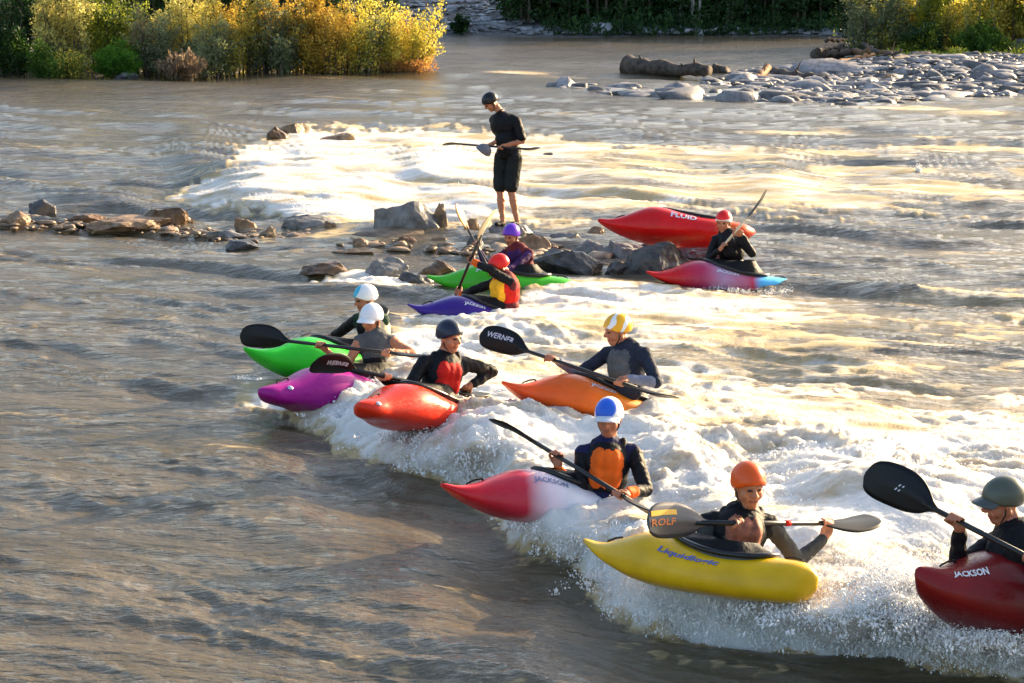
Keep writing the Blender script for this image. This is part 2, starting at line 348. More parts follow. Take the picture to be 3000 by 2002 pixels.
def make_spray():
    """airborne drops and splash fingers thrown off the foam"""
    Vs = []; Ss = []; Dr = []
    def burst(px, py, n, h, spread, size, lean=(0, 0)):
        d0 = wdep(px, py); s = F/d0
        if d0 < 14: size = size*.62; n = int(n*2.2)
        c = W(px, py, d0); k = 0
        nj = max(3, n//14)
        for j in range(nj):
            a = RNG.uniform(0, 2*math.pi); rr = abs(RNG.normal(0, spread*.6)); jx = c.x + rr*math.cos(a); jy = c.y + rr*math.sin(a)*.7
            jh = h*RNG.uniform(.25, 1.0)*math.exp(-(rr/spread)**2*.6); la = RNG.normal(lean[0], .35); lb = RNG.normal(lean[1], .3)
            m = max(4, n//nj)
            t = RNG.uniform(0, 1, m)**1.4
            x = jx + la*t*jh + RNG.normal(0, .012 + .035*t, m); yy = jy + lb*t*jh + RNG.normal(0, .012 + .035*t, m)
            z = c.z - .02 + t*jh*(1 - .35*t) + RNG.normal(0, .012, m)
            Vs.append(np.stack([x, yy, z], 1)); Ss.append(size*(1.25 - .8*t)*RNG.lognormal(0, .4, m)); Dr.append(np.stack([la + 0*t, lb + 0*t, 1 - 1.4*t], 1))
    for q in SPLASH: burst(*q)
    for (hx, hy, hz, hh, rr) in HULLPTS:
        if hh < .02: continue
        v = Vector((hx, hy, hz)) - cam.location; dp = v.y*CT - v.z*ST; u = v.y*ST + v.z*CT; qx, qy = CX + F*v.x/dp, CY - F*u/dp
        burst(qx, qy + 4, int(60*hh/.05), .05 + hh, .09, .0038, (RNG.normal(0, .4), -.3))
    # scatter along the pile and the upper drop
    N0 = 9000
    px = RNG.uniform(900, 3100, N0); py = RNG.uniform(900, 1980, N0)
    keep = foam_density(px, py) > .9; fy = np.interp(px, [p[0] for p in FRONT], [p[1] for p in FRONT])
    keep &= (fy - py) > 0; keep &= RNG.uniform(0, 1, N0) < np.clip(1.1 - (fy - py)/700, .12, 1)
    for x_, y_ in zip(px[keep], py[keep]): burst(x_, y_, int(RNG.integers(6, 20)), RNG.uniform(.05, .15), .08, RNG.uniform(.0035, .0065))
    px = RNG.uniform(520, 3000, 700); py = RNG.uniform(400, 640, 700); keep = foam_density(px, py) > .9
    for x_, y_ in zip(px[keep], py[keep]): burst(x_, y_, int(RNG.integers(5, 14)), RNG.uniform(.05, .18), .15, RNG.uniform(.006, .011))
    P = np.vstack(Vs); S = np.clip(np.concatenate(Ss), .0013, .013); D = np.vstack(Dr); D /= np.linalg.norm(D, axis=1)[:, None]
    n = len(P); ax = np.cross(D, RNG.normal(0, 1, (n, 3))); ax /= np.linalg.norm(ax, axis=1)[:, None] + 1e-9; bx = np.cross(D, ax)
    el = RNG.uniform(1, 2.4, n)
    base = np.stack([P + ax*S[:, None], P + bx*S[:, None], P - ax*S[:, None], P - bx*S[:, None], P + D*(S*el)[:, None], P - D*(S*el)[:, None]], 1).reshape(-1, 3)
    f = np.array([(0, 1, 4), (1, 2, 4), (2, 3, 4), (3, 0, 4), (1, 0, 5), (2, 1, 5), (3, 2, 5), (0, 3, 5)])
    faces = (np.arange(n)[:, None, None]*6 + f[None]).reshape(-1, 3)
    m = mat('white_spray', (.88, .88, .88), .35, .5, sss=.0)
    o = np_mesh('spray', base, [faces], [m], smooth=False); tag(o, 'white droplets and splash fingers thrown up from the foam', None, kind='stuff')
    print('spray drops', n)
SPLASH = [  # px, py, n, height, spread, drop size, lean
    (1180, 1275, 420, .16, .28, .006, (.1, -.1)), (1260, 1285, 420, .20, .18, .006, (.2, 0)), (1010, 1215, 300, .12, .2, .005, (-.3, -.1)), (900, 1195, 240, .07, .22, .005, (-.4, 0)),
    (1235, 1240, 260, .20, .05, .007, (0, 0)), (1570, 1530, 520, .14, .30, .006, (-.2, -.1)), (1700, 1545, 520, .16, .35, .006, (0, -.1)), (1850, 1560, 420, .18, .30, .007, (.1, 0)), (1800, 1500, 300, .15, .2, .006, (.2, 0)),
    (1790, 1690, 500, .12, .35, .006, (-.2, -.2)), (1950, 1760, 520, .12, .40, .006, (0, -.2)), (2130, 1800, 420, .11, .35, .006, (.1, -.2)), (2330, 1790, 800, .20, .30, .008, (.2, 0)), (2420, 1720, 700, .24, .20, .008, (.3, 0)),
    (2230, 1780, 300, .10, .2, .008, (0, -.1)), (2600, 1740, 900, .34, .25, .007, (-.1, 0)), (2660, 1800, 900, .24, .30, .007, (-.2, -.1)), (2750, 1860, 600, .14, .35, .006, (0, -.2)), (2900, 1870, 600, .18, .25, .007, (.1, -.1)),
    (2960, 1800, 500, .16, .15, .008, (.2, 0)), (2620, 1660, 300, .28, .06, .005, (.6, .1)), (2650, 1735, 1500, .30, .14, .006, (0, -.1)), (2620, 1715, 1500, .36, .10, .007, (-.1, 0)), (2680, 1740, 1800, .36, .12, .0055, (.1, -.1)), (2700, 1800, 900, .25, .12, .006, (0, -.2)), (2700, 1790, 1000, .2, .2, .006, (-.1, -.2)), (2480, 1640, 400, .2, .2, .006, (.2, 0)), (1550, 1215, 400, .12, .3, .006, (0, -.1)), (1680, 1215, 400, .12, .3, .006, (0, -.1)), (1900, 1170, 300, .14, .2, .006, (.3, 0)),
    (1780, 1170, 260, .1, .2, .006, (.1, 0)), (2000, 1200, 300, .15, .2, .006, (.2, 0)), (1600, 855, 240, .14, .2, .007, (.2, 0)), (1510, 870, 200, .12, .2, .007, (.1, 0)), (1240, 925, 200, .07, .3, .006, (-.2, 0)), (1800, 840, 200, .1, .2, .008, (0, 0)),
    (730, 1110, 180, .07, .2, .005, (-.3, 0)), (840, 1180, 160, .06, .2, .005, (-.3, 0)), (2690, 500, 120, .35, .12, .012, (-.2, 0)), (1230, 455, 120, .2, .2, .011, (0, 0)), (650, 480, 120, .2, .2, .01, (-.1, 0)), (1010, 1170, 160, .08, .15, .005, (0, 0)),
    (2560, 1330, 220, .22, .2, .006, (-.3, 0)), (2360, 1330, 240, .2, .25, .006, (-.2, 0)), (2080, 1390, 240, .16, .25, .006, (0, 0)), (1960, 1440, 240, .14, .2, .006, (0, 0))]
# ------------------------------------------------------------------ kayaks
LM = 1.8
HW = [(0, .03), (.06, .10), (.15, .19), (.28, .27), (.42, .31), (.56, .31), (.70, .27), (.82, .19), (.91, .115), (.965, .06), (1, .02)]
DK = [(0, .165), (.1, .19), (.2, .215), (.36, .26), (.5, .325), (.60, .375), (.68, .378), (.77, .325), (.86, .262), (.93, .24), (1, .25)]
KL = [(0, .12), (.08, .055), (.22, .012), (.45, 0), (.62, .004), (.74, .035), (.85, .095), (.93, .155), (1, .228)]
def ip(tab, s, k=None):
    xs = [t[0] for t in tab]; ys = [t[1] for t in tab]
    # smooth interpolation
    s = min(max(s, 0), 1); i = 0
    while i < len(xs)-2 and s > xs[i+1]: i += 1
    t = (s - xs[i])/(xs[i+1] - xs[i])
    m = lambda j: 0 if j <= 0 and False else ((ys[min(j+1, len(ys)-1)] - ys[max(j-1, 0)])/(xs[min(j+1, len(xs)-1)] - xs[max(j-1, 0)]))
    h = xs[i+1] - xs[i]
    return (2*t**3 - 3*t*t + 1)*ys[i] + (t**3 - 2*t*t + t)*h*m(i) + (-2*t**3 + 3*t*t)*ys[i+1] + (t**3 - t*t)*h*m(i+1)
class Hull:
    def __init__(s, fat=1.0, tall=1.0, bluntbow=0.0, bluntstern=0.0, rear=0.0):
        s.fat, s.tall, s.bb, s.bs, s.rear = fat, tall, bluntbow, bluntstern, rear
    def pt(s, t, a, off=0.0):
        """t: 0 stern .. 1 bow; a: 0 top centre, pi/2 port rail (+y), pi keel, 3pi/2 starboard"""
        w = ip(HW, t)*s.fat; d = ip(DK, t)*s.tall; k = ip(KL, t)
        if s.rear: d += s.rear*(1 - sstep(.15, .6, t)); w = max(w, .25*math.sqrt(max(0, 1 - ((.3 - t)/.3)**2)) if t < .3 else w)
        if s.bb: e = sstep(.78, 1.0, t); w = max(w, (.19*s.bb)*math.sqrt(max(0, 1 - ((t-.80)/.2)**2)) if t > .8 else w); d = d + .05*s.bb*e*(1 - e*e); k -= .07*s.bb*e
        if s.bs: w = max(w, (.20*s.bs)*math.sqrt(max(0, 1 - ((.2 - t)/.2)**2)) if t < .2 else w); k -= .03*s.bs*(1 - sstep(0, .2, t)); d += .05*s.bs*(1 - sstep(0, .25, t))
        if (s.rear or s.bs) and t < .09: q_ = math.sqrt(max(0, 1 - ((.09 - t)/.09)**2)); e0 = k + .42*(d - k); w *= .15 + .85*q_; d = e0 + (d - e0)*(.2 + .8*q_); k = e0 - (e0 - k)*(.2 + .8*q_)
        if s.bb and t > .93: q_ = math.sqrt(max(0, 1 - ((t - .93)/.07)**2)); e0 = k + .42*(d - k); w *= .2 + .8*q_; d = e0 + (d - e0)*(.25 + .75*q_); k = e0 - (e0 - k)*(.25 + .75*q_)
        e = k + .42*(d - k); c, sn = math.cos(a), math.sin(a)
        if c >= 0: pw = 1.25; n = .80
        else: pw = 1.0; n = .62
        y = w*math.copysign(abs(sn)**(.85 if c >= 0 else .72), sn); z = e + (d - e)*(abs(c)**.95) if c >= 0 else e - (e - k)*(abs(c)**.62)
        x = (t - .5)*LM
        nrm = Vector((0, sn*(.7), c)).normalized()
        return Vector((x, y, z)) + nrm*off
    def mesh(s, name, mt, par):
        nT, nA = 64, 40; P = []
        for i in range(nT + 1):
            t = i/nT; t = t if 0 < i < nT else (.002 if i == 0 else .998)
            P.append([list(s.pt(t, 2*math.pi*j/nA)) for j in range(nA)])
        mb = MB(); mb.grid(np.array(P), closed_v=True, cap=True)
        return mb.build(name, mt, par)
def text_obj(txt, mapf, mt, name, par, width, height, shear=.2, bold=0.0):
    """lettering wrapped on a surface; mapf(u,v): u along the writing, v up, metres"""
    cu = bpy.data.curves.new('t', 'FONT'); cu.body = txt; cu.size = 1; cu.shear = shear; cu.offset = bold; cu.fill_mode = 'FRONT'; cu.resolution_u = 2
    to = bpy.data.objects.new('t', cu); COL.objects.link(to); dg = bpy.context.evaluated_depsgraph_get(); dg.update()
    me = bpy.data.meshes.new_from_object(to.evaluated_get(dg)); bpy.data.objects.remove(to); 
    co = np.array([v.co[:] for v in me.vertices]); 
    if len(co) == 0: return
    mn = co.min(0); mx = co.max(0)
    for v in me.vertices:
        u = (v.co.x - mn[0])/(mx[0] - mn[0])*width; w = (v.co.y - mn[1])/(mx[1] - mn[1])*height; v.co = mapf(u, w)
    me.name = name; me.materials.clear(); me.materials.append(mt)
    o = bpy.data.objects.new(name, me); COL.objects.link(o); o.parent = par
    return o
def frame_empty(name, B, S, roll=0.0, up=None):
    """empty whose +x runs stern->bow, with the model's tips on the two points"""
    B = Vector(B); S = Vector(S); mid = (B + S)/2; x = (B - S); L = x.length; x.normalize()
    z0 = Vector(up or (0, 0, 1)); y = z0.cross(x).normalized(); z = x.cross(y)
    R = Matrix((x, y, z)).transposed().to_4x4() @ Matrix.Rotation(roll, 4, 'X')
    sc = L/LM; e = empty(name)
    # tip heights of the model: bow .24, stern .14
    m = Matrix.Translation(mid) @ R @ Matrix.Scale(sc, 4) @ Matrix.Translation((0, 0, -.20))
    e.matrix_world = m
    return e, sc
KSCALE = {}; HULLPTS = []
def kayak(key, label, bow, stern, water, hullmat, db=0.0, ds=0.0, roll=0.0, fat=1, tall=1, bb=0, bs=0, skirt=True, letters=None, side=1, knee=0.0, handle=None, extra=None, zoff=0.0, dep=None, cat='kayak', rear=0.0, pile=.035):
    d0 = wdep(*water) if dep is None else dep
    B = W(bow[0], bow[1], d0 + db); S = W(stern[0], stern[1], d0 + ds)
    e, sc = frame_empty('whitewater_kayak', B, S, roll)
    tag(e, label, cat, 'whitewater kayaks on the river')
    print('kayak', key, 'dep %.2f len %.2f' % (d0, sc*LM)); KSCALE[key] = (d0, e, sc)
    h = Hull(fat, tall, bb, bs, rear); ho = h.mesh('hull', hullmat, e)
    if pile:
        bpy.context.view_layer.update()
        for i_ in range(13):
            t_ = .06 + .66*i_/12
            for a_ in (math.radians(100), math.radians(118)):
                p_ = e.matrix_world @ h.pt(t_, a_); hn = pile*(.6 + .7*abs(math.sin(i_*2.3 + d0))); HULLPTS.append((p_.x, p_.y - .05, p_.z, hn, .11))
    # cockpit rim: a raised ring following the deck
    mb = MB(); ring = []; n = 44; ct, la, wd = .395, .215, .215
    rk = 1.0 if skirt else .4
    def rimp(k, grow=1.0, up=.0):
        a = 2*math.pi*k/n; t = ct + la*math.cos(a)*grow; y = wd*math.sin(a)*grow*(1 - .12*math.cos(a))
        w = ip(HW, t)*fat; aa = math.asin(max(-1, min(1, (y/w)**1 if abs(y) < w else .99))); p = h.pt(t, aa)
        return Vector((p.x, y, p.z*.5 + .5*h.pt(t, 0).z + .014*rk + up))
    pts = [rimp(k) for k in range(n)]; P = []
    for k in range(n):
        p = pts[k]; o_ = Vector((math.cos(2*math.pi*k/n), math.sin(2*math.pi*k/n), 0))
        P.append([list(p + o_*.019*rk*math.cos(q) + Vector((0, 0, 1))*.020*rk*math.sin(q) - Vector((0, 0, 0))) for q in [2*math.pi*j/8 for j in range(8)]])
    mb.grid(np.array(P), closed_u=True, closed_v=True)
    P2 = [[list(pts[k] + Vector((0, 0, 0))), list(pts[k] - Vector((0, 0, .09)))] for k in range(n)]; mb.grid(np.array(P2), closed_u=True)
    mb.build('cockpit_rim', M['rim'], e)
    if skirt:
        mb = MB(); R = []; hs = .05; cx = (ct - .5 - .05)*LM
        for j in range(9):
            q = j/8; g = 1.03*(1 - q) + .0*q; row = []
            for k in range(n):
                a = 2*math.pi*k/n; r0 = rimp(k, 1.0); w_ = Vector((cx + .135*math.cos(a), .185*math.sin(a), .26*tall + hs + .07))
                f_ = q**1.0; zz = r0.z + (w_.z - r0.z)*(q**2.2) + knee*math.sin(math.pi*q)*max(0, math.cos(a)); row.append([r0.x + (w_.x - r0.x)*f_, r0.y + (w_.y - r0.y)*f_, zz + .012 + .006*math.sin(9*a)*math.sin(math.pi*q)])
            R.append(row)
        mb.grid(np.array(R), closed_v=True); mb.build('spray_skirt', M['black'], e)
    else:
        # open cockpit: dark seat well
        mb = MB(); R = []
        for j in range(6):
            q = j/5; R.append([[ (rimp(k).x - (ct-.5)*LM)*(1 - .35*q) + (ct-.5)*LM, rimp(k).y*(1 - .3*q), rimp(k).z - .012 - .0*q] for k in range(n)])
        mb.grid(np.array(R), closed_v=True); mb.build('cockpit_cover', M['black'], e)
    # grab loop near the bow
    for t0 in ((.86, .10) if handle is None else (handle,)):
        mb = MB(); p0 = h.pt(t0 - .035, 0); p1 = h.pt(t0 + .035, 0)
        mb.tube([p0, p0 + Vector((.01, 0, .012)), (p0 + p1)/2 + Vector((0, 0, .018)), p1 + Vector((-.01, 0, .012)), p1], [(.004, .009)]*5, 8)
        g = mb.build('grab_handle', M['strap'], e)
    for L_ in (letters or []):
        txt, t0, a0, wd_, ht_, mt = L_[:6]; sd = side if len(L_) < 7 else L_[6]
        # side +1: port side seen, the bow lies to the reader's left -> text runs from bow towards stern
        def mf(u, v, t0=t0, a0=a0, sd=sd):
            t = t0 - u/LM; a = a0 - v/.24
            return h.pt(t, sd*a, .005)
        text_obj(txt, mf, mt, 'lettering', e, wd_, ht_, .18, .03)
    for R_ in (extra or []):
        nm, t0, a0, ra, mt = R_; mb = MB(); c = h.pt(t0, a0, .002); c1 = h.pt(t0 + .01, a0, .002); c2 = h.pt(t0, a0 + .05, .002)
        x_ = (c1 - c).normalized(); y_ = (c2 - c).normalized(); nn = x_.cross(y_).normalized()
        mb.ellipsoid(c, (x_, y_, nn), (ra, ra, .010), 8, 16); mb.build(nm, mt, e)
    return e

# ------------------------------------------------------------------ paddles
class Paddle: pass
BWS = [(0, .13), (.08, .26), (.22, .66), (.4, .93), (.6, 1.0), (.78, .96), (.9, .80), (.97, .52), (1, .12)]
def paddle(key, label, A, B, dep, nA, nB, shaftmat=None, bladeA=None, bladeB=None, lettersA=None, bl=.46, bw=.105, stripe=None):
    A = W(A[0], A[1], dep + A[2]); B = W(B[0], B[1], dep + B[2]); ax = (B - A).normalized(); L = (B - A).length
    print('paddle', key, 'len %.2f' % L)
    root = empty('kayak_paddle', (A + B)/2); tag(root, label, 'paddle', 'double bladed paddles'); off = root.location
    sm = shaftmat or M['shaft']; mb = MB(); mb.tube([A + ax*(bl*.80), B - ax*(bl*.80)], .0155, 12); mb.build('shaft', sm, root, off=off)
    for (tip, d, nv, bm, lt) in ((A, -ax, nA, bladeA, lettersA), (B, ax, nB, bladeB, None)):
        if nv == 'edge': nv = d.cross((tip - cam.location).normalized())
        nv = Vector(nv); nv = (nv - d*nv.dot(d)).normalized(); wv = d.cross(nv).normalized(); th = tip - d*bl
        def bp(t, s, z, th=th, d=d, nv=nv, wv=wv):
            w = bw*ip(BWS, t); asym = .018*math.sin(math.pi*t)
            return th + d*(t*bl) + wv*(s*w + asym) + nv*(z + .035*t*t - .018*s*s*math.sin(math.pi*min(t*1.1, 1)))
        mb = MB(); P = []
        for i in range(25):
            t = i/24; row = []
            for j in range(9): s_ = -1 + j/4; row.append(list(bp(t, s_, .0035 + .011*max(0, 1 - abs(s_)*3)*(1 - t))))
            for j in range(9): s_ = 1 - j/4; row.append(list(bp(t, s_, -.0035 - .011*max(0, 1 - abs(s_)*3)*(1 - t))))
            P.append(row)
        mb.grid(np.array(P), closed_v=True, cap=True)
        bo = mb.build('blade', bm or M['carbon'], root, off=off)
        if lt:
            for (txt, u0, v0, wd_, ht_, mt, flip) in lt:
                VS = 1 if wv.z > 0 else -1
                def mf(u, v, u0=u0, v0=v0, flip=flip, bp=bp, off=off):
                    t = (u0 + u)/bl if not flip else (u0 - u)/bl
                    w = bw*ip(BWS, t); p = bp(t, VS*(v0 + v)/w, LSIGN*.008 + 0); return p - off
                LSIGN = 1 if nv.dot((cam.location - th)) > 0 else -1
                if txt == '#bar':
                    b2 = MB(); b2.grid(np.array([[list(mf(wd_*i/8, ht_*j/2)) for j in range(3)] for i in range(9)])); b2.build('printed_bar', mt, root)
                else: text_obj(txt, mf, mt, 'lettering', root, wd_, ht_, .1, .015)
    p = Paddle(); p.A, p.B, p.ax, p.L = A, B, ax, L
    p.at = lambda t: A + (B - A)*t
    if stripe:
        for t, c in stripe:
            mb = MB(); mb.tube([p.at(t) - ax*.02, p.at(t) + ax*.02], .0175, 12); mb.build('shaft_tape', c, root, off=off)
    return p

# ------------------------------------------------------------------ people
class Body:
    """tapered capsules and ellipsoids that are fused into one skin"""
    def __init__(s): s.pr = []; s.labels = []
    def li(s, l):
        if l not in s.labels: s.labels.append(l)
        return s.labels.index(l)
    def cap(s, a, ra, b, rb, l): s.pr.append(('c', Vector(a), ra, Vector(b), rb, s.li(l)))
    def ell(s, c, ax, r, l): s.pr.append(('e', Vector(c), [Vector(a) for a in ax], r, s.li(l)))
    def fuse(s, name, parent, voxel, off, smooth=3, mats=None, wrinkle=0.0):
        mb = MB()
        for p in s.pr:
            if p[0] == 'c': mb.cap_(p[1], p[2], p[3], p[4])
            else: mb.ellipsoid(p[1], p[2], p[3])
        tmp = mb.build('tmp', [], None)
        md = tmp.modifiers.new('r', 'REMESH'); md.mode = 'VOXEL'; md.voxel_size = voxel; md.use_smooth_shade = True
        if smooth: ms = tmp.modifiers.new('s', 'SMOOTH'); ms.factor = .5; ms.iterations = smooth
        dg = bpy.context.evaluated_depsgraph_get(); dg.update(); me = bpy.data.meshes.new_from_object(tmp.evaluated_get(dg)); bpy.data.objects.remove(tmp)
        me.name = name; n = len(me.vertices); co = np.empty(n*3, np.float32); me.vertices.foreach_get('co', co); co = co.reshape(-1, 3).astype(float)
        me.calc_loop_triangles(); np_ = len(me.polygons); cen = np.empty(np_*3, np.float32); me.polygons.foreach_get('center', cen); cen = cen.reshape(-1, 3)
        best = np.full(np_, 1e9); lab = np.zeros(np_, np.int32)
        for p in s.pr:
            if p[0] == 'c':
                a = np.array(p[1]); b = np.array(p[3]); ab = b - a; t = np.clip(((cen - a) @ ab)/(ab @ ab + 1e-12), 0, 1)
                d = np.linalg.norm(cen - a - t[:, None]*ab, axis=1) - (p[2] + (p[4] - p[2])*t); l = p[5]
            else:
                q = cen - np.array(p[1]); k = np.stack([(q @ np.array(p[2][i]))/p[3][i] for i in range(3)], 1); kn = np.linalg.norm(k, axis=1); d = (kn - 1)*min(p[3]); l = p[4]
            bias = {'eye': -.001, 'lip': -.003, 'hair': -.004, 'panel': -.006, 'badge': -.008}.get(s.labels[l], 0); d = d + bias
            u = d < best; best[u] = d[u]; lab[u] = l
        if wrinkle:
            nv = np.empty(n*3, np.float32); me.vertices.foreach_get('normal', nv); nv = nv.reshape(-1, 3)
            w = perlin(co[:, 0]*13 + co[:, 2]*5, co[:, 1]*11 - co[:, 2]*15, 61) + .6*perlin(co[:, 0]*28 - co[:, 2]*12, co[:, 1]*25 + co[:, 2]*22, 62)
            # only cloth creases
            vl = np.zeros(n); li = np.empty(len(me.loops), np.int32); me.loops.foreach_get('vertex_index', li)
            tot = np.empty(np_, np.int32); me.polygons.foreach_get('loop_total', tot); fl = np.repeat([0 if s.labels[x] in ('skin', 'eye', 'lip', 'hair') else 1 for x in lab], tot)
            vl[li] = fl; co = co + nv*(w*wrinkle*vl)[:, None]
        me.vertices.foreach_set('co', (co - np.array(off)).astype(np.float32).ravel())
        for l in s.labels: me.materials.append((mats or {}).get(l) or M[l])
        me.polygons.foreach_set('material_index', lab); me.polygons.foreach_set('use_smooth', np.ones(np_, bool)); me.update()
        o = bpy.data.objects.new(name, me); COL.objects.link(o); o.parent = parent
        return o
def ik(a, b, l1, l2, hint):
    d = b - a; D = d.length; k = 1.0
    if D > (l1 + l2)*.985: k = D/((l1 + l2)*.985)
    l1 *= k; l2 *= k; x = (l1*l1 - l2*l2 + D*D)/(2*D); h = math.sqrt(max(l1*l1 - x*x, 1e-6)); u = d.normalized()
    w = hint - a; w = (w - u*w.dot(u)); w = w.normalized() if w.length > 1e-4 else u.orthogonal().normalized()
    return a + u*x + w*h, k
def add_hand(b, wrist, grip, axis, skin, s=1.0, open_=False):
    """palm plus four curled fingers and a thumb closed around the shaft through grip"""
    a = axis.normalized(); w = (wrist - grip); w = (w - a*w.dot(a)); w = w.normalized() if w.length > 1e-3 else a.orthogonal().normalized(); u = a.cross(w).normalized()
    pc = grip + w*.040*s
    for q in (-.030, -.010, .010, .030): b.cap(pc + a*q*s + w*.022*s, .015*s, pc + a*q*s - w*.006*s + u*.006*s, .0125*s, skin)
    b.cap(wrist, .026*s, pc + w*.02*s, .026*s, skin)
    r = .0265*s
    for i, q in enumerate((-.032, -.011, .010, .030)):
        fr = (.0092, .0096, .0094, .0082)[i]*s; ln = (205, 225, 215, 185)[i]; prev = None
        for st in range(4):
            an = math.radians(15 + ln*st/3); p = grip + a*q*s + (w*math.cos(an) + u*math.sin(an))*r
            if prev is not None: b.cap(prev, fr*(1.02 - .06*st), p, fr*(.98 - .08*st), skin)
            prev = p
    p0 = pc + a*(-.036)*s + w*.012*s - u*.004*s; p1 = grip - a*.050*s - u*.022*s + w*.012*s; p2 = grip - a*.034*s - u*.030*s - w*.018*s
    b.cap(p0, .013*s, p1, .0105*s, skin); b.cap(p1, .0105*s, p2, .009*s, skin)
def add_head(b, c, f, skin, hair=None, up=None, s=1.0):
    f = Vector(f).normalized(); u = Vector(up or (0, 0, 1)); r = f.cross(u).normalized(); u = r.cross(f).normalized(); ax = (f, r, u)
    P = lambda x, y, z: c + (f*x + r*y + u*z)*s
    E = lambda p, rr, l: b.ell(P(*p), ax, tuple(q*s for q in rr), l)
    E((-.012, 0, .035), (.096, .076, .090), hair or skin)
    E((.012, 0, .0), (.078, .066, .098), skin); E((.022, 0, -.045), (.066, .056, .062), skin); E((.050, 0, -.092), (.034, .036, .026), skin)
    for y in (-1, 1):
        E((.045, y*.040, -.035), (.034, .026, .034), skin); E((-.004, y*.077, -.008), (.018, .010, .031), skin)
        b.cap(P(-.005, y*.056, -.045), .022*s, P(.045, y*.022, -.098), .018*s, skin)
        E((.086, y*.031, .004), (.009, .0125, .006), 'eye'); b.cap(P(.083, y*.016, .024), .010*s, P(.072, y*.048, .022), .009*s, skin)
        b.cap(P(.102, y*.006, -.030), .011*s, P(.094, y*.017, -.032), .008*s, skin)
    b.cap(P(.086, 0, .012), .009*s, P(.112, 0, -.026), .0125*s, skin)
    b.cap(P(.0845, -.018, -.064), .0065*s, P(.0845, .018, -.064), .0065*s, 'lip'); b.cap(P(.082, -.012, -.074), .0075*s, P(.082, .012, -.074), .0075*s, skin)
    return P, ax
def helmet(par, c, ax, mt, off, s=1.0, visor=None, name='helmet', trim=None, ears=True, strap=True):
    f, r, u = ax; cc = c + (f*-.012 + u*.032)*s; R = (.122*s, .100*s, .112*s)
    def surf(k, th, sc=1.0, lift=0):
        th_ = th; return cc + f*R[0]*sc*math.sin(th_)*math.cos(k) + r*R[1]*sc*math.sin(th_)*math.sin(k) + u*R[2]*sc*math.cos(th_)
    def thm(k):
        c_ = math.cos(k); sd = abs(math.sin(k))
        base = 84 + 34*max(0, -c_) + (26*sd**3 if ears else 8*sd)
        return math.radians(base)
    mb = MB(); P = []; nk = 40
    for i in range(17):
        q = i/16; P.append([list(surf(2*math.pi*j/nk, max(.02, thm(2*math.pi*j/nk)*q), 1 + (.02 if .84 < q < .97 else 0))) for j in range(nk)])
    for i in range(3):
        q = 1 - i*.12; P.append([list(surf(2*math.pi*j/nk, thm(2*math.pi*j/nk)*q, .93 - .01*i)) for j in range(nk)])
    mb.grid(np.array(P), closed_v=True)
    # local object space so that stripes stay with the helmet
    ho = empty_mesh_at(mb, name, mt, par, off, cc, ax)
    if visor is not None:
        v = MB(); P = []
        for i in range(5):
            q = i/4; row = []
            for j in range(13):
                k = math.radians(-62 + 124*j/12); p = surf(k, thm(k)*.97, 1.0); row.append(list(p + f*(.062*q*math.cos(k)**.5*s) - u*(.018*q*s)))
            P.append(row)
        for i in range(5):
            q = 1 - i/4; row = []
            for j in range(13):
                k = math.radians(-62 + 124*j/12); p = surf(k, thm(k)*.97, 1.0); row.append(list(p + f*(.062*q*math.cos(k)**.5*s) - u*(.018*q*s + .006)))
            P.append(row)
        v.grid(np.array(P)); vo = v.build('visor', visor, ho); vo.data.transform(Matrix.Translation(off*-1)); vo.data.transform(ho.matrix_basis.inverted())
    if strap:
        st = MB()
        for y in (-1, 1): st.tube([c + (f*.0 + r*y*.082 + u*.01)*s, c + (f*.015 + r*y*.070 - u*.06)*s, c + (f*.04 + r*y*.035 - u*.112)*s, c + (f*.045 - u*.122)*s], (.009*s, .004*s), 6)
        so = st.build('chin_strap', M['strap'], ho); so.data.transform(Matrix.Translation(off*-1)); so.data.transform(ho.matrix_basis.inverted())
    return ho
def empty_mesh_at(mb, name, mt, par, off, cc, ax):
    f, r, u = ax; R = Matrix((f, r, u)).transposed(); Mx = Matrix.Translation(cc - off) @ R.to_4x4()
    o = mb.build(name, mt, par); o.data.transform(Matrix.Translation(off*-1)); o.data.transform(Mx.inverted()); o.matrix_basis = Mx
    return o
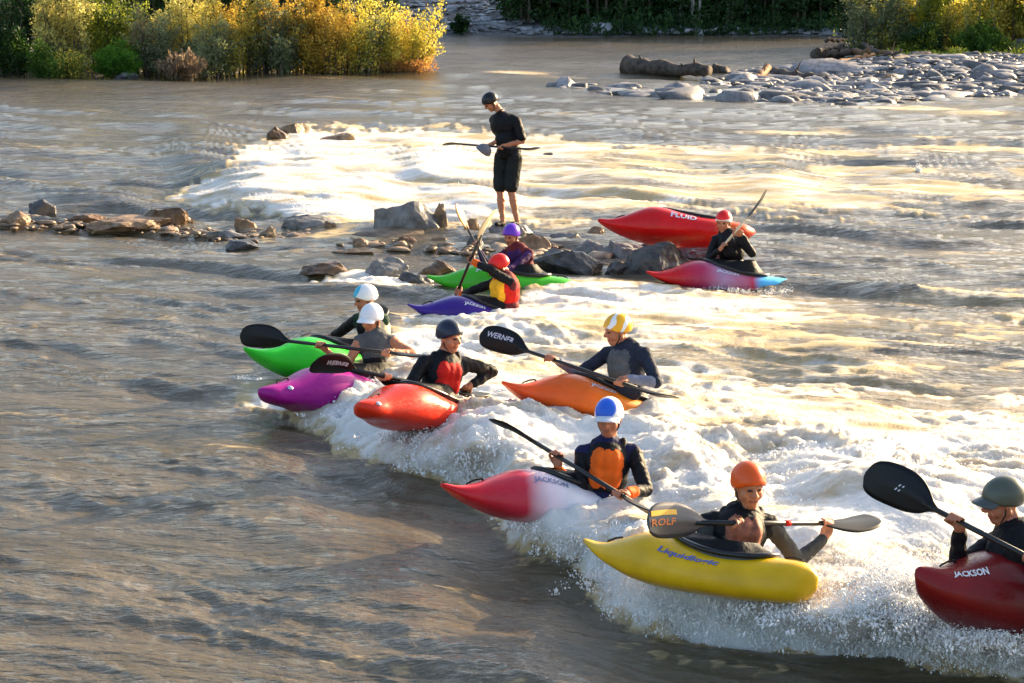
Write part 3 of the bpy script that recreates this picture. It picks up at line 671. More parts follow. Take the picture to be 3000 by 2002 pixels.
def person(key, label, dep, head, face, neck, pelvis, shR, shL, elR, elL, haR, haL, paddleax, sleeve='black', fore=None, cuff=None, torso=None, skin='skin', helm=None, visor=None, vest=None,
           hair=None, legs=None, voxel=.0085, sleeve_len=1.0, thick=1.0, hs=1.0, belly=None, helmname='helmet', cat='person', group='kayakers in the rapids', skirt_tube=True, skirtmat='black'):
    w = lambda p: p if isinstance(p, Vector) else W(p[0], p[1], dep + (p[2] if len(p) > 2 else 0))
    head, neck, pelvis, shR, shL, elR, elL, haR, haL = map(w, (head, neck, pelvis, shR, shL, elR, elL, haR, haL))
    root = empty('person', pelvis); tag(root, label, cat, group); off = root.location
    b = Body(); torso = torso or sleeve; fore = fore or sleeve
    P, ax = add_head(b, head, face, skin, hair, s=hs)
    b.cap(P(-.022, 0, -.07), .052, neck + Vector((0, 0, .01)), .056, skin)
    up = (neck - pelvis); TL = up.length; up.normalize(); rt = (shR - shL).normalized(); rt = (rt - up*rt.dot(up)).normalized(); fw = up.cross(rt).normalized()   # forward
    sw = (shR - shL).length
    print('person', key, 'torso %.2f shoulders %.2f  headneck %.2f' % (TL, sw, (head - neck).length))
    tw = max(.150, sw*.40)*thick
    b.ell(pelvis + up*TL*.70, (fw, rt, up), (.115*thick, tw, .19), torso); b.ell(pelvis + up*TL*.36, (fw, rt, up), (.108*thick, tw*.84, .17), belly or torso)
    b.ell(pelvis + up*TL*.06, (fw, rt, up), (.125*thick, tw*.96, .13), belly or torso)
    for sh in (shR, shL):
        b.cap(neck - up*.03, .056, sh, .058*thick, torso if torso != 'bare' else skin); b.cap(pelvis + up*TL*.62, .09, sh - up*.03, .055, torso)
    b.cap(neck - up*.03, .062, neck + up*.012, .058, torso)
    for sh, el, ha, sg in ((shR, elR, haR, 1), (shL, elL, haL, -1)):
        gl = ha; tow = (el - gl); a = paddleax if paddleax is not None else Vector((0, 0, 1)); tw_ = tow - a*tow.dot(a); tw_ = tw_.normalized() if tw_.length > .02 else tow.normalized()
        wrist = gl + tw_*.075 + (tow.normalized())*.02
        e, k = ik(sh, wrist, .285, .25, el)
        if k > 1.02: print('   stretch', key, 'R' if sg > 0 else 'L', round(k, 2))
        if sleeve_len > 0: b.cap(sh, .058*thick, sh.lerp(e, min(sleeve_len*1.6, 1)), .049*thick if sleeve_len > .6 else .055*thick, sleeve)
        if sleeve_len <= .6: b.cap(sh, .047, e, .039, skin)
        if sleeve_len > .6:
            b.cap(e, .047*thick, wrist.lerp(e, .10), .036*thick, fore)
            if cuff: b.cap(wrist.lerp(e, .30), .041*thick, wrist.lerp(e, .04), .038, cuff)
            b.cap(wrist.lerp(e, .15), .027, wrist, .025, skin)
        else: b.cap(e, .038, wrist, .026, skin)
        add_hand(b, wrist, gl, a*sg, skin, s=1.05)
    if legs:
        for (hip, kn, an, toe, shortlen) in legs:
            hip, kn, an, toe = map(w, (hip, kn, an, toe)); b.cap(hip, .108, hip.lerp(kn, shortlen), .098, 'shorts' if shortlen > .3 else skin); b.cap(hip.lerp(kn, .3), .075, kn, .052, skin)
            cm = kn.lerp(an, .3); b.cap(kn, .050, cm + Vector((.008, .0, 0)), .053, skin); b.cap(cm, .053, an, .034, skin); b.cap(an + Vector((0, 0, -.03)), .038, toe, .030, 'black')
    body = b.fuse('body', root, voxel, off, 3, wrinkle=.006)
    if helm is not None: helmet(root, head, ax, helm, off, s=hs*.97, visor=visor, name=helmname)
    if vest:
        v = Body(); vm = {'vest': vest[0], 'panel': vest[1]}
        v.ell(pelvis + up*TL*.66, (fw, rt, up), (.148*thick, tw*1.10, .185), 'vest'); v.ell(pelvis + up*TL*.45, (fw, rt, up), (.140*thick, tw*1.06, .15), 'vest')
        for q in (.5, .72):
            for sx in (-.36, 0, .36): v.ell(pelvis + up*TL*q + fw*.088*thick + rt*tw*sx, (fw, rt, up), (.075, tw*.36, .088), 'panel')
        if len(vest) > 2: v.ell(pelvis + up*TL*.6 - fw*.085*thick, (fw, rt, up), (.08, tw*.62, .15), 'badge'); vm['badge'] = vest[2]
        for sh in (shR, shL):
            q = neck.lerp(sh, .55); v.cap(q + fw*.085 - up*.08, .034, q + up*.045, .030, 'vest'); v.cap(q - fw*.09 - up*.08, .034, q + up*.045, .030, 'vest')
        vo = v.fuse('life_vest', root, .011, off, 3, mats=vm, wrinkle=.004)
        mb = MB(); c0 = pelvis + up*TL*.38 + fw*.170*thick; mb.tube([c0, c0 + up*TL*.22, c0 + up*TL*.44 - fw*.015], .0045, 6)
        for q in ():
            c1 = pelvis + up*TL*q + fw*.166*thick; mb = MB(); mb.tube([c1 - rt*tw*.62 - fw*.035, c1 - rt*.03 + fw*.004, c1 + rt*.03 + fw*.004, c1 + rt*tw*.62 - fw*.035], [(.009, .003)]*4, 6, flat=up); mb.build('strap', M['strap'], vo, off=off)
        mb = MB(); n = 28
        for q in ():
            c_ = pelvis + up*TL*q; P_ = []
            for k in range(n + 1):
                a_ = 2*math.pi*k/n; P_.append(c_ + fw*(.158*thick if q < .5 else .160*thick)*math.cos(a_) + rt*tw*(1.12 if q < .5 else 1.13)*math.sin(a_))
            mb.tube(P_, (.012, .004), 6, flat=up)
    return root
# ------------------------------------------------------------------ striped helmets etc.
def helm_mat(name, base, second=None, mode='back', amt=.0):
    m = mat(name, base, .32, .3, coat=.12); 
    if second is None: return m
    nt = m.node_tree; N = nt.nodes; L = nt.links; tc = N.new('ShaderNodeTexCoord'); sx = N.new('ShaderNodeSeparateXYZ'); L.new(tc.outputs['Object'], sx.inputs[0])
    mr = N.new('ShaderNodeMapRange'); mr.clamp = True
    if mode == 'rim':     # second colour on the lower band
        L.new(sx.outputs[2], mr.inputs[0]); mr.inputs[1].default_value = .035 + amt; mr.inputs[2].default_value = .025 + amt
    elif mode == 'front': # second colour on front patch
        vl = N.new('ShaderNodeVectorMath'); vl.operation = 'DISTANCE'; L.new(tc.outputs['Object'], vl.inputs[0]); vl.inputs[1].default_value = (.09, .02 + amt, .07); L.new(vl.outputs['Value'], mr.inputs[0]); mr.inputs[1].default_value = .092; mr.inputs[2].default_value = .080
    elif mode == 'stripe':
        w = N.new('ShaderNodeTexWave'); w.wave_type = 'BANDS'; w.bands_direction = 'DIAGONAL'; w.inputs['Scale'].default_value = 4.2; w.inputs['Distortion'].default_value = 6; L.new(tc.outputs['Object'], w.inputs['Vector']); L.new(w.outputs[0], mr.inputs[0]); mr.inputs[1].default_value = .74; mr.inputs[2].default_value = .80
    mx = N.new('ShaderNodeMix'); mx.data_type = 'RGBA'; L.new(mr.outputs[0], mx.inputs[0]); mx.inputs[6].default_value = (*base, 1); mx.inputs[7].default_value = (*second, 1); L.new(mx.outputs[2], N['Principled BSDF'].inputs['Base Color'])
    return m
WH = (.82, .83, .86)
LT = mat('silver_lettering', (.66, .68, .78), .4); LT5 = mat('blue_grey_lettering_dark', (.16, .2, .36), .4)
# ---- colours of the boats
red = (.62, .006, .008); 
K = {}
kayak('K1', 'bright green kayak behind the magenta one at the left end of the line', (715, 1034), (1215, 1075), (860, 1112), plastic('green_plastic', (.03, .62, .03)), db=-.3, ds=.9, roll=math.radians(12))
kayak('K2', 'magenta kayak with a rounded nose and black paddle blade resting on its deck', (757, 1150), (1235, 1128), (850, 1195), plastic('magenta_plastic', (.34, .006, .22)), db=-.75, ds=.75, bb=.75, roll=math.radians(10), extra=[('drain_plug', .88, math.radians(58), .022, M['steel'])])
kayak('K3', 'orange-red kayak pointing out of the foam under the paddler in black and red', (1050, 1190), (1378, 1192), (1180, 1285), plastic('red_orange_plastic', (.72, .03, .006)), db=-.75, ds=.75, bb=.85, bs=.9, tall=1.0, roll=math.radians(8), extra=[('drain_plug', .93, math.radians(60), .022, M['steel'])])
kayak('K4', 'orange kayak with a yellow-edged deck under the paddler in the yellow helmet', (1470, 1133), (2010, 1200), (1640, 1215), plastic('orange_plastic', (.8, .1, .01), ramp=[(.0, (.9, .35, .02)), (.45, (.85, .22, .015)), (.62, (.75, .13, .01)), (1, (.8, .075, .01))]),
      db=-.1, ds=.55, roll=math.radians(14), letters=[('JACKSON', .60, math.radians(62), .25, .065, LT)], tall=1.0)
kayak('K5', 'red kayak fading to white and pale blue under the paddler in the orange vest', (1291, 1436), (1965, 1478), (1560, 1530), plastic('red_white_plastic', red, ramp=[(0, (.10, .35, .75)), (.22, (.45, .65, .85)), (.52, (.80, .80, .84)), (.62, (.78, .62, .70)), (.70, (.60, .03, .06)), (1, (.62, .008, .008))]),
      pile=.05, db=-.25, ds=.45, roll=math.radians(14), letters=[('JACKSON', .67, math.radians(60), .26, .07, LT5)])
kayak('K6', 'yellow kayak lowest in the photo, wide blunt stern in the foam', (1710, 1598), (2396, 1706), (2030, 1745), plastic('yellow_plastic', (.72, .42, .005)), pile=.05, db=.30, ds=-.55, bs=.9, rear=.10, roll=math.radians(15), tall=1.0, letters=[('Liquidlogic', .59, math.radians(68), .46, .065, mat('blue_grey_lettering', (.12, .15, .42), .4))])
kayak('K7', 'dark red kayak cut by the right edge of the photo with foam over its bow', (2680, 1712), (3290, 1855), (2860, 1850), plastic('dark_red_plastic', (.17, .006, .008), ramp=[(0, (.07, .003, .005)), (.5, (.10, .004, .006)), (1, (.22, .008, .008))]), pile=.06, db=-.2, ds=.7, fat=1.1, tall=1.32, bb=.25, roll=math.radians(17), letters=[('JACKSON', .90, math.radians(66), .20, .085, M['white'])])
kayak('K8', 'dark purple kayak under the paddler in the red and yellow jacket', (1193, 902), (1600, 925), (1290, 938), plastic('purple_plastic', (.042, .014, .22)), db=.0, ds=.5, roll=math.radians(6), letters=[('JACKSON', .64, math.radians(60), .27, .07, LT)])
kayak('K9', 'green kayak below the rocks with the purple helmeted paddler', (1249, 818), (1692, 824), (1330, 852), plastic('leaf_green_plastic', (.06, .45, .015)), rear=.05, db=.0, ds=.1, roll=math.radians(8), letters=[('JACKSON', .68, math.radians(55), .28, .075, LT)])
kayak('K10', 'empty red kayak resting on the rocks behind the seated paddler', (1751, 656), (2213, 672), (1950, 735), plastic('bright_red_plastic', (.62, .006, .008), ramp=[(0, (.65, .01, .008)), (.20, (.7, .12, .01)), (.28, (.62, .006, .008)), (1, (.62, .006, .008))]), db=.0, ds=.1, roll=math.radians(24), pile=0, rear=.05, skirt=False, letters=[('FLUID', .56, math.radians(74), .30, .09, LT)], dep=26.6, tall=1.05)
kayak('K11', 'red kayak with a sky-blue stern in the calm water beside the rocks', (1893, 806), (2329, 812), (2030, 832), plastic('red_blue_plastic', red, ramp=[(0, (.05, .55, .80)), (.24, (.10, .45, .85)), (.30, (.55, .03, .08)), (.34, (.45, .10, .18)), (.52, (.38, .22, .36)), (.64, (.45, .03, .10)), (.8, (.60, .01, .01)), (1, (.62, .008, .008))]),
      db=.0, ds=.1, roll=math.radians(6), letters=[('JACKSON', .55, math.radians(60), .27, .07, LT)])
D = {k: v[0] for k, v in KSCALE.items()}

# ---- paddles and paddlers
CAMN = (0, -1, .2)
wn = mat('white_lettering', (.62, .63, .74), .45); yl = mat('yellow_print', (.85, .45, .01), .4); og = mat('orange_print', (.75, .18, .01), .45)
d6 = D['K6'] + .0
p6 = paddle('P6', 'black paddle with yellow and orange prints held level across the chest', (1885, 1532, -.50), (2568, 1534, .45), d6, (-.1, -1, .35), (-.1, -.22, 1), lettersA=[('#bar', .43, .028, .20, .030, yl, True), ('ROLF', .43, -.030, .19, .040, og, True)],
            bladeA=mat('smoked_paddle_blade', (.05, .045, .05), .3, coat=.2), stripe=[(.60, M['red'])])
person('P6', 'person in an orange helmet paddling the yellow kayak', d6, (2193, 1424, -.05), (.28, -.92, -.12), (2178, 1500), (2135, 1690, .0), (2070, 1530, .0), (2255, 1535, .06), (2030, 1640, -.1), (2330, 1620, .1), p6.at(.392), p6.at(.772), p6.ax,
       sleeve='olive', fore='olive', torso='black', helm=helm_mat('orange_helmet', (.80, .10, .008)), vest=(M['black'], mat('tan_red_vest_front', (.26, .085, .045), .7, var=.6, vscale=18)), voxel=.0065, skin='skin2', hs=1.04)
d5 = D['K5'] + .05
p5 = paddle('P5', 'black paddle seen edge-on, slanting down in front of the orange vest', (1450, 1224, .45), (1965, 1540, -.75), d5, 'edge', 'edge')
person('P5', 'person in a white and blue helmet and orange vest above the red and white kayak', d5, (1784, 1224, -.03), (-.22, -.95, -.12), (1782, 1300), (1762, 1475, .03), (1708, 1328, .0), (1856, 1326, .0), (1655, 1400, .0), (1905, 1420, -.05), p5.at(.375), p5.at(.72), p5.ax,
       sleeve='black', fore='black', cuff='orange', torso='navy', helm=helm_mat('white_helmet_blue_front', WH, (.02, .12, .65), 'front'), visor=mat('white_visor', (.6, .63, .7), .35), vest=(M['black'], M['orange']), voxel=.0065, thick=1.0)
d4 = D['K4'] + .15
p4 = paddle('P4', 'black paddle with white lettering reaching left of the yellow helmet', (1412, 984, .25), (1985, 1178, -.65), d4, (-.1, -1, .25), 'edge', lettersA=[('WERNER', .40, .0, .24, .045, wn, True)])
person('P4', 'person in a yellow and white striped helmet reaching forward over the orange kayak', d4, (1808, 968, -.02), (-.93, -.32, -.14), (1838, 1022), (1835, 1140, .02), (1782, 1035, .12), (1888, 1036, -.12), (1700, 1075, .1), (1925, 1090, -.2), p4.at(.362), p4.at(.712), p4.ax,
       sleeve='slate', fore='pale', torso='slate', helm=helm_mat('yellow_striped_helmet', (.85, .42, .02), WH, 'stripe'), vest=(M['slate'], M['greyc']), voxel=.0075)
d3 = D['K3'] + .25
p3 = paddle('P3', 'black paddle with white lettering lying over the magenta deck', (908, 1058, -.95), (1425, 1165, .35), d3, (.0, -1, -.35), 'edge', lettersA=[('WERNER', .33, .0, .22, .045, wn, True)])
person('P3', 'person in a dark helmet and black jacket with red patches twisting in the orange-red kayak', d3, (1318, 987, -.02), (.72, -.68, -.10), (1305, 1046), (1277, 1200, .02), (1243, 1062, -.08), (1362, 1066, .12), (1190, 1120, -.2), (1405, 1130, .2), p3.at(.415), p3.at(.86), p3.ax,
       sleeve='black', helm=helm_mat('navy_helmet', (.015, .02, .045)), vest=(M['black'], M['red']), voxel=.0075, skin='skin2', thick=1.02)
d2 = D['K2'] + .2
p2 = paddle('P2', 'black paddle held low by the woman in the grey tank top', (708, 984, .0), (1300, 1052, -.55), d2, (0, -1, .1), 'edge')
person('P2', 'person with bare arms in a white helmet and grey tank top', d2, (1088, 935, -.02), (-.55, -.80, -.22), (1100, 978), (1098, 1110, .02), (1052, 997, -.02), (1145, 997, .02), (1000, 1040, -.1), (1215, 1030, -.05), p2.at(.40), p2.at(.72), p2.ax,
       sleeve='greyc', torso='greyc', belly='black', sleeve_len=0, helm=helm_mat('white_helmet', WH), visor=mat('white_peak', WH, .35), voxel=.0075, skin='skin2', thick=.90, hair='hair')
d1 = D['K1'] + .45
p1 = paddle('P1', 'dark paddle mostly hidden behind the two paddlers at the left', (872, 1030, .45), (1125, 905, 1.55), d1, (0, -1, .2), (.3, -.2, 1))
person('P1', 'person in a white helmet with a cyan patch, behind the woman in the tank top', d1, (1070, 876, .0), (-.86, -.48, -.2), (1087, 918), (1108, 1050, .05), (1048, 935, .1), (1122, 936, -.05), (1000, 985, .1), (1140, 1000, .1), p1.at(.34), p1.at(.62), p1.ax,
       sleeve='black', torso='green', helm=helm_mat('white_helmet_cyan_patch', WH, (.03, .45, .65), 'front', .02), vest=(M['cream'], M['black']), voxel=.0085)
d7 = D['K7'] + .1
p7 = paddle('P7', 'large black paddle blade raised left of the man at the right edge', (2543, 1392, .25), (3290, 1775, -.75), d7, (-.15, -1, .1), (.2, -.5, 1), bw=.115, lettersA=[('//', .27, -.02, .05, .04, wn, True)])
person('P7', 'person in a grey-green peaked helmet cut off by the right edge', d7, (2938, 1470, .0), (-.92, -.05, -.18), (2972, 1548), (3015, 1760, .05), (2925, 1585, .14), (3055, 1590, -.12), (2870, 1660, .15), (3080, 1700, -.3), p7.at(.365), p7.at(.66), p7.ax,
       sleeve='black', helm=helm_mat('grey_green_helmet', (.085, .095, .072)), visor=mat('grey_peak', (.06, .07, .065), .4), vest=(M['black'], M['black']), voxel=.0065, thick=1.12)
d8 = D['K8'] + .25
p8 = paddle('P8', 'paddle planted upright beside the purple kayak with its sunlit pale blade in the air', (1441, 612, -.35), (1304, 942, .75), d8, (.95, -.65, .1), 'edge', bladeA=mat('sunlit_cream_paddle_blade', (.66, .56, .36), .45))  # sunlight on the raised blade is put into its cream base colour
person('P8', 'person in a red helmet and red-yellow vest leaning over the purple kayak', d8, (1463, 782, .0), (-.80, -.25, -.5), (1478, 812), (1486, 905, .05), (1455, 826, .1), (1500, 832, -.10), (1390, 850, .1), (1430, 775, -.3), p8.at(.715), p8.at(.42), p8.ax,
       sleeve='black', fore='black', cuff='orange', torso='maroon', helm=helm_mat('red_helmet', (.68, .01, .01)), vest=(M['red'], M['yellow'], M['yellow']), voxel=.009)
d9 = D['K9'] + .2
p9 = paddle('P9', 'paddle with an amber blade raised at the left of the purple helmet', (1336, 606, .3), (1492, 902, -.9), d9, (.95, -.7, .1), 'edge', bladeA=mat('amber_paddle_blade', (.65, .28, .05), .4))
person('P9', 'person in a purple helmet and maroon jacket on the green kayak below the rocks', d9, (1498, 690, .0), (-.50, -.82, -.25), (1512, 722), (1537, 828, .05), (1482, 742, .05), (1550, 744, -.08), (1435, 790, .0), (1580, 800, -.1), p9.at(.39), p9.at(.66), p9.ax,
       sleeve='purple', torso='maroon', helm=helm_mat('purple_helmet', (.13, .03, .50)), vest=(M['maroon'], M['purple']), voxel=.009)
d11 = D['K11'] + .15
p11 = paddle('P11', 'paddle with a cream shaft crossing the black jacket at the right', (2252, 562, -.70), (2035, 822, .25), d11, 'edge', 'edge', shaftmat=mat('cream_shaft', (.62, .55, .42), .4), bladeA=M['greyc'])
person('P11', 'person in a red helmet and black jacket seated in the red and blue kayak', d11, (2120, 650, .0), (-.35, -.92, -.18), (2132, 682), (2152, 790, .05), (2098, 702, .05), (2168, 702, -.05), (2085, 760, -.1), (2205, 760, -.1), p11.at(.60), p11.at(.43), p11.ax,
       sleeve='black', helm=helm_mat('bright_red_helmet', (.68, .012, .012), WH, 'rim', -.01), vest=(M['black'], M['black']), voxel=.009)
# ---- the standing man
d12 = depz(1500, 662, .24)
p12 = paddle('P12', 'dark paddle held level by the standing man, blade pointing left', (1300, 419, .35), (1580, 440, -.62), d12, 'edge', 'edge', bl=.40, bw=.09)
person('P12', 'person in black shirt and dark shorts standing on the rocks looking down', d12, (1437, 300, -.02), (-.72, -.30, -.62), (1466, 330), (1492, 452, .0), (1448, 352, .12), (1512, 356, -.10), (1478, 415, .0), (1545, 415, -.1), p12.at(.46), p12.at(.60), p12.ax,
       sleeve='black', torso='black', sleeve_len=.5, skin='skin2', helm=helm_mat('black_helmet', (.01, .011, .014)), voxel=.009, group=None, skirt_tube=False, thick=1.28, belly='black',
       legs=[((1470, 462, .06), (1464, 560, .05), (1473, 650, .05), (1455, 658, -.05), .85), ((1508, 465, -.06), (1497, 560, -.05), (1515, 648, -.02), (1500, 657, -.12), .85)])
hc = W(1412, 448, d12 - .25); he = empty('helmet', hc); tag(he, 'spare grey helmet hanging from the standing man\'s hands', 'helmet')
helmet(he, hc, (Vector((-.9, -.2, .3)).normalized(), Vector((-.2, .95, .1)).normalized(), Vector((.3, 0, .95)).normalized()), helm_mat('spare_grey_helmet', (.14, .14, .17)), he.location, s=.90, name='shell', strap=False)
# ------------------------------------------------------------------ rocks
def rock_mat(name, a, b_, wet=.55):
    m = mat(name, a, wet, .4, bump=.9, bscale=9); nt = m.node_tree; N = nt.nodes; L = nt.links
    tc = N.new('ShaderNodeTexCoord'); n = N.new('ShaderNodeTexNoise'); n.inputs['Scale'].default_value = 5; n.inputs['Detail'].default_value = 8; n.inputs['Roughness'].default_value = .65; L.new(tc.outputs['Object'], n.inputs['Vector'])
    cr = N.new('ShaderNodeValToRGB'); L.new(n.outputs[0], cr.inputs[0]); cr.color_ramp.elements[0].position = .35; cr.color_ramp.elements[0].color = (*a, 1); cr.color_ramp.elements[1].position = .65; cr.color_ramp.elements[1].color = (*b_, 1)
    L.new(cr.outputs[0], N['Principled BSDF'].inputs['Base Color']); return m
RM = {'grey': rock_mat('grey_river_stone', (.09, .084, .082), (.25, .235, .22)), 'tan': rock_mat('tan_river_stone', (.12, .068, .034), (.36, .23, .13)), 'brown': rock_mat('brown_wet_stone', (.06, .032, .014), (.20, .11, .05), .35),
      'dark': rock_mat('dark_wet_stone', (.03, .028, .028), (.10, .09, .085), .35), 'pale': rock_mat('pale_cobble_stone', (.11, .105, .115), (.24, .23, .24))}
_ico = {}
def ico(sub):
    if sub not in _ico:
        import bmesh
        bm = bmesh.new(); bmesh.ops.create_icosphere(bm, subdivisions=sub, radius=1); v = np.array([x.co[:] for x in bm.verts]); f = np.array([[y.index for y in x.verts] for x in bm.faces]); bm.free(); _ico[sub] = (v, f)
    return _ico[sub]
def rock_shape(sub, seed, rough=.28, angular=.5):
    v, f = ico(sub); v = v.copy(); r = np.random.default_rng(seed)
    # cut by random planes for broken faces
    for _ in range(int(14*angular) + 8):
        n = r.normal(0, 1, 3); n /= np.linalg.norm(n); d = r.uniform(.42, .85); s = v @ n; k = s > d; v[k] -= np.outer(s[k] - d, n)*.97
    q = (perlin(v[:, 0]*1.7 + seed, v[:, 1]*1.7 + v[:, 2]*1.3, seed)*.6 + perlin(v[:, 0]*4 + v[:, 2]*3, v[:, 1]*4 - v[:, 2]*2 + seed, seed+1)*.3 + perlin(v[:, 0]*9 + v[:, 2]*7, v[:, 1]*9 - v[:, 2]*6 + seed, seed+2)*.16)
    return v*(1 + rough*q)[:, None], f
rseed = [100]
def rock(px, py, wpx, hpx, col, label, group='rocks standing in the rapids', dz=0.0, ratio=.75, cat='rock', z=None, sub=4, name='rock', tilt=0):
    """px,py: middle of the base; wpx,hpx: size in photo pixels"""
    wpx *= 1.14; hpx *= 1.14; rseed[0] += 1; zz = zw(px, py) if z is None else z; d = depz(px, py, zz); s = d/F; rx = wpx*s/2; h = hpx*s*1.05; c = G(px, py, zz)
    v, f = rock_shape(sub, rseed[0]); v = v/np.abs(v).max(0)*np.array([rx*1.06, rx*ratio, h]); a = random.uniform(-.3, .3); ca, sa = math.cos(a), math.sin(a)
    v = np.stack([v[:, 0]*ca - v[:, 1]*sa, v[:, 0]*sa + v[:, 1]*ca, v[:, 2] + tilt*v[:, 0]], 1); v[:, 2] = np.maximum(v[:, 2], -h*.5)
    o = np_mesh(name, v, [f], [RM[col]], smooth=False); o.location = (c.x, c.y + rx*ratio*.6, zz + dz); tag(o, label, cat, group); return o
ROCKS = [
    (1176, 696, 225, 104, 'grey', 'large grey boulder left of the standing man'), (1292, 696, 66, 84, 'tan', 'tall sunlit tan block against the right end of the large grey boulder'),
    (1375, 690, 52, 40, 'tan', 'tan pointed stone just behind the purple-helmeted paddler\'s raised blade'), (1500, 700, 130, 44, 'grey', 'flat grey slab under the feet of the standing man'),
    (1390, 728, 60, 40, 'dark', 'dark rounded stone left of the purple-helmeted paddler'), (1575, 735, 90, 40, 'tan', 'tan and grey stone right of the purple-helmeted paddler'),
    (1650, 712, 110, 34, 'grey', 'low grey rock behind the dark slab, midway to the empty red kayak'), (1690, 800, 215, 55, 'dark', 'long dark wet rock right of the green kayak'),
    (1740, 752, 120, 40, 'grey', 'grey rock above the long dark wet rock'), (1850, 770, 180, 62, 'grey', 'grey boulder under the nose of the empty red kayak'), (1930, 805, 175, 80, 'dark', 'dark boulder touching the bow of the red and blue kayak'),
    (1975, 762, 260, 56, 'dark', 'broad dark rock directly beneath the empty red kayak'), (2070, 770, 130, 50, 'dark', 'dark rock beneath the stern of the empty red kayak'),
    (1205, 835, 110, 55, 'dark', 'dark wet rock at the bow tip of the green kayak'), (1130, 810, 120, 46, 'grey', 'grey speckled rock left of the green kayak bow'), (1285, 812, 120, 55, 'brown', 'brown rock hump behind the green kayak bow'),
    (970, 802, 160, 26, 'brown', 'brown flat rock above the small foam spill'), (890, 680, 170, 40, 'grey', 'low grey rock left of the large grey boulder'), (965, 682, 40, 36, 'tan', 'small sunlit tan stone at the right end of the low grey rock'),
    (360, 672, 220, 42, 'tan', 'widest tan rock cluster of the left chain'), (470, 664, 160, 44, 'brown', 'brown rock right of the widest tan cluster'), (110, 632, 90, 38, 'dark', 'dark rock at the upper left of the left chain'),
    (40, 660, 110, 32, 'tan', 'tan rock at the left edge of the photo'), (240, 655, 110, 22, 'brown', 'brown low rock second from the left edge'), (665, 700, 105, 22, 'grey', 'thin grey rock mid-channel, upper of two'), (700, 728, 120, 20, 'dark', 'thin dark rock mid-channel, lower of two'),
    (780, 698, 60, 28, 'tan', 'small tan rock just right of the thin grey mid-channel rock'), (720, 678, 60, 34, 'tan', 'tan stone behind the thin mid-channel rocks'), (820, 412, 70, 34, 'brown', 'brown rock at the head of the upper drop, left of the pair'),
    (870, 398, 90, 30, 'tan', 'tan rock at the head of the upper drop, right of the pair'), (1000, 410, 110, 26, 'tan', 'tan rock awash left of the standing man\'s paddle'), (1060, 722, 50, 20, 'tan', 'small tan stone below the left end of the large boulder'),
    (1190, 722, 70, 34, 'brown', 'brown stone below the middle of the large grey boulder'), (1290, 720, 60, 22, 'tan', 'tan low stone below the right end of the large boulder'), (1040, 745, 120, 14, 'tan', 'barely emerging tan ledge below the large boulder'),
    (1620, 755, 70, 22, 'grey', 'small grey stone above the left end of the long dark rock'), (1440, 790, 70, 30, 'brown', 'brown stone behind the red helmet'), (1800, 800, 70, 30, 'dark', 'small dark stone between the long dark rock and the boulder'),
    (1600, 458, 34, 10, 'dark', 'small dark stone tip in the foam right of the standing man'), (2130, 742, 90, 36, 'brown', 'brown stone under the empty kayak beside the seated paddler'), (1740, 690, 60, 22, 'tan', 'small tan stone left of the empty red kayak nose')]
for r_ in ROCKS: rock(*r_)
# pebbles of the bar: too many to count
def scatter_stones(name, label, n, fpos, col, sub=1, seed=1):
    r = np.random.default_rng(seed); Vs = []; Fs = []; c = 0; shapes = [rock_shape(2, 900 + seed*20 + k, .25, .9) for k in range(8)]; var = []
    for i in range(n):
        x, y, z, s = fpos(r); v, f = shapes[int(r.integers(8))]; a = r.uniform(0, 6.28); ca, sa = math.cos(a), math.sin(a); q = v*np.array([s*r.uniform(1.0, 2.2), s*r.uniform(.7, 1.2), s*r.uniform(.28, .6)])
        Vs.append(np.stack([q[:, 0]*ca - q[:, 1]*sa + x, q[:, 0]*sa + q[:, 1]*ca + y, q[:, 2] + z], 1)); Fs.append(f + c); c += len(v); var.append(np.full(len(v), r.uniform(0, 1)))
    m = rock_mat(name + '_stone', *col); nt = m.node_tree; N = nt.nodes; L = nt.links; at = N.new('ShaderNodeAttribute'); at.attribute_name = 'var'; b = N['Principled BSDF']; lk = b.inputs['Base Color'].links[0].from_socket
    mr = N.new('ShaderNodeMapRange'); mr.inputs[3].default_value = .45; mr.inputs[4].default_value = 1.6; L.new(at.outputs['Fac'], mr.inputs[0]); sc = N.new('ShaderNodeVectorMath'); sc.operation = 'SCALE'; L.new(lk, sc.inputs[0]); L.new(mr.outputs[0], sc.inputs['Scale']); L.new(sc.outputs[0], b.inputs['Base Color'])
    o = np_mesh(name, np.vstack(Vs), [np.vstack(Fs)], [m], attrs={'var': np.concatenate(var)}); tag(o, label, None, kind='stuff')
BAR = [(0, 655), (200, 662), (450, 662), (700, 700), (900, 690), (1080, 712), (1250, 715), (1400, 735), (1550, 745), (1700, 770), (1900, 780), (2100, 760)]
def f_bar(r):
    t = r.uniform(0, 1)**.8; px = 2120*t; py = np.interp(px, [p[0] for p in BAR], [p[1] for p in BAR]) + r.normal(0, 13 if px > 900 else 8); s = r.lognormal(-2.75, .5)*(1.0 if px > 900 else .8)
    g = G(px, py, 0); return g.x, g.y, zw(px, py) + r.uniform(-.03, .035), s
scatter_stones('gravel', 'small tan and grey stones washed by the current between the boulders', 1000, f_bar, ((.09, .06, .04), (.32, .22, .14)), seed=3)

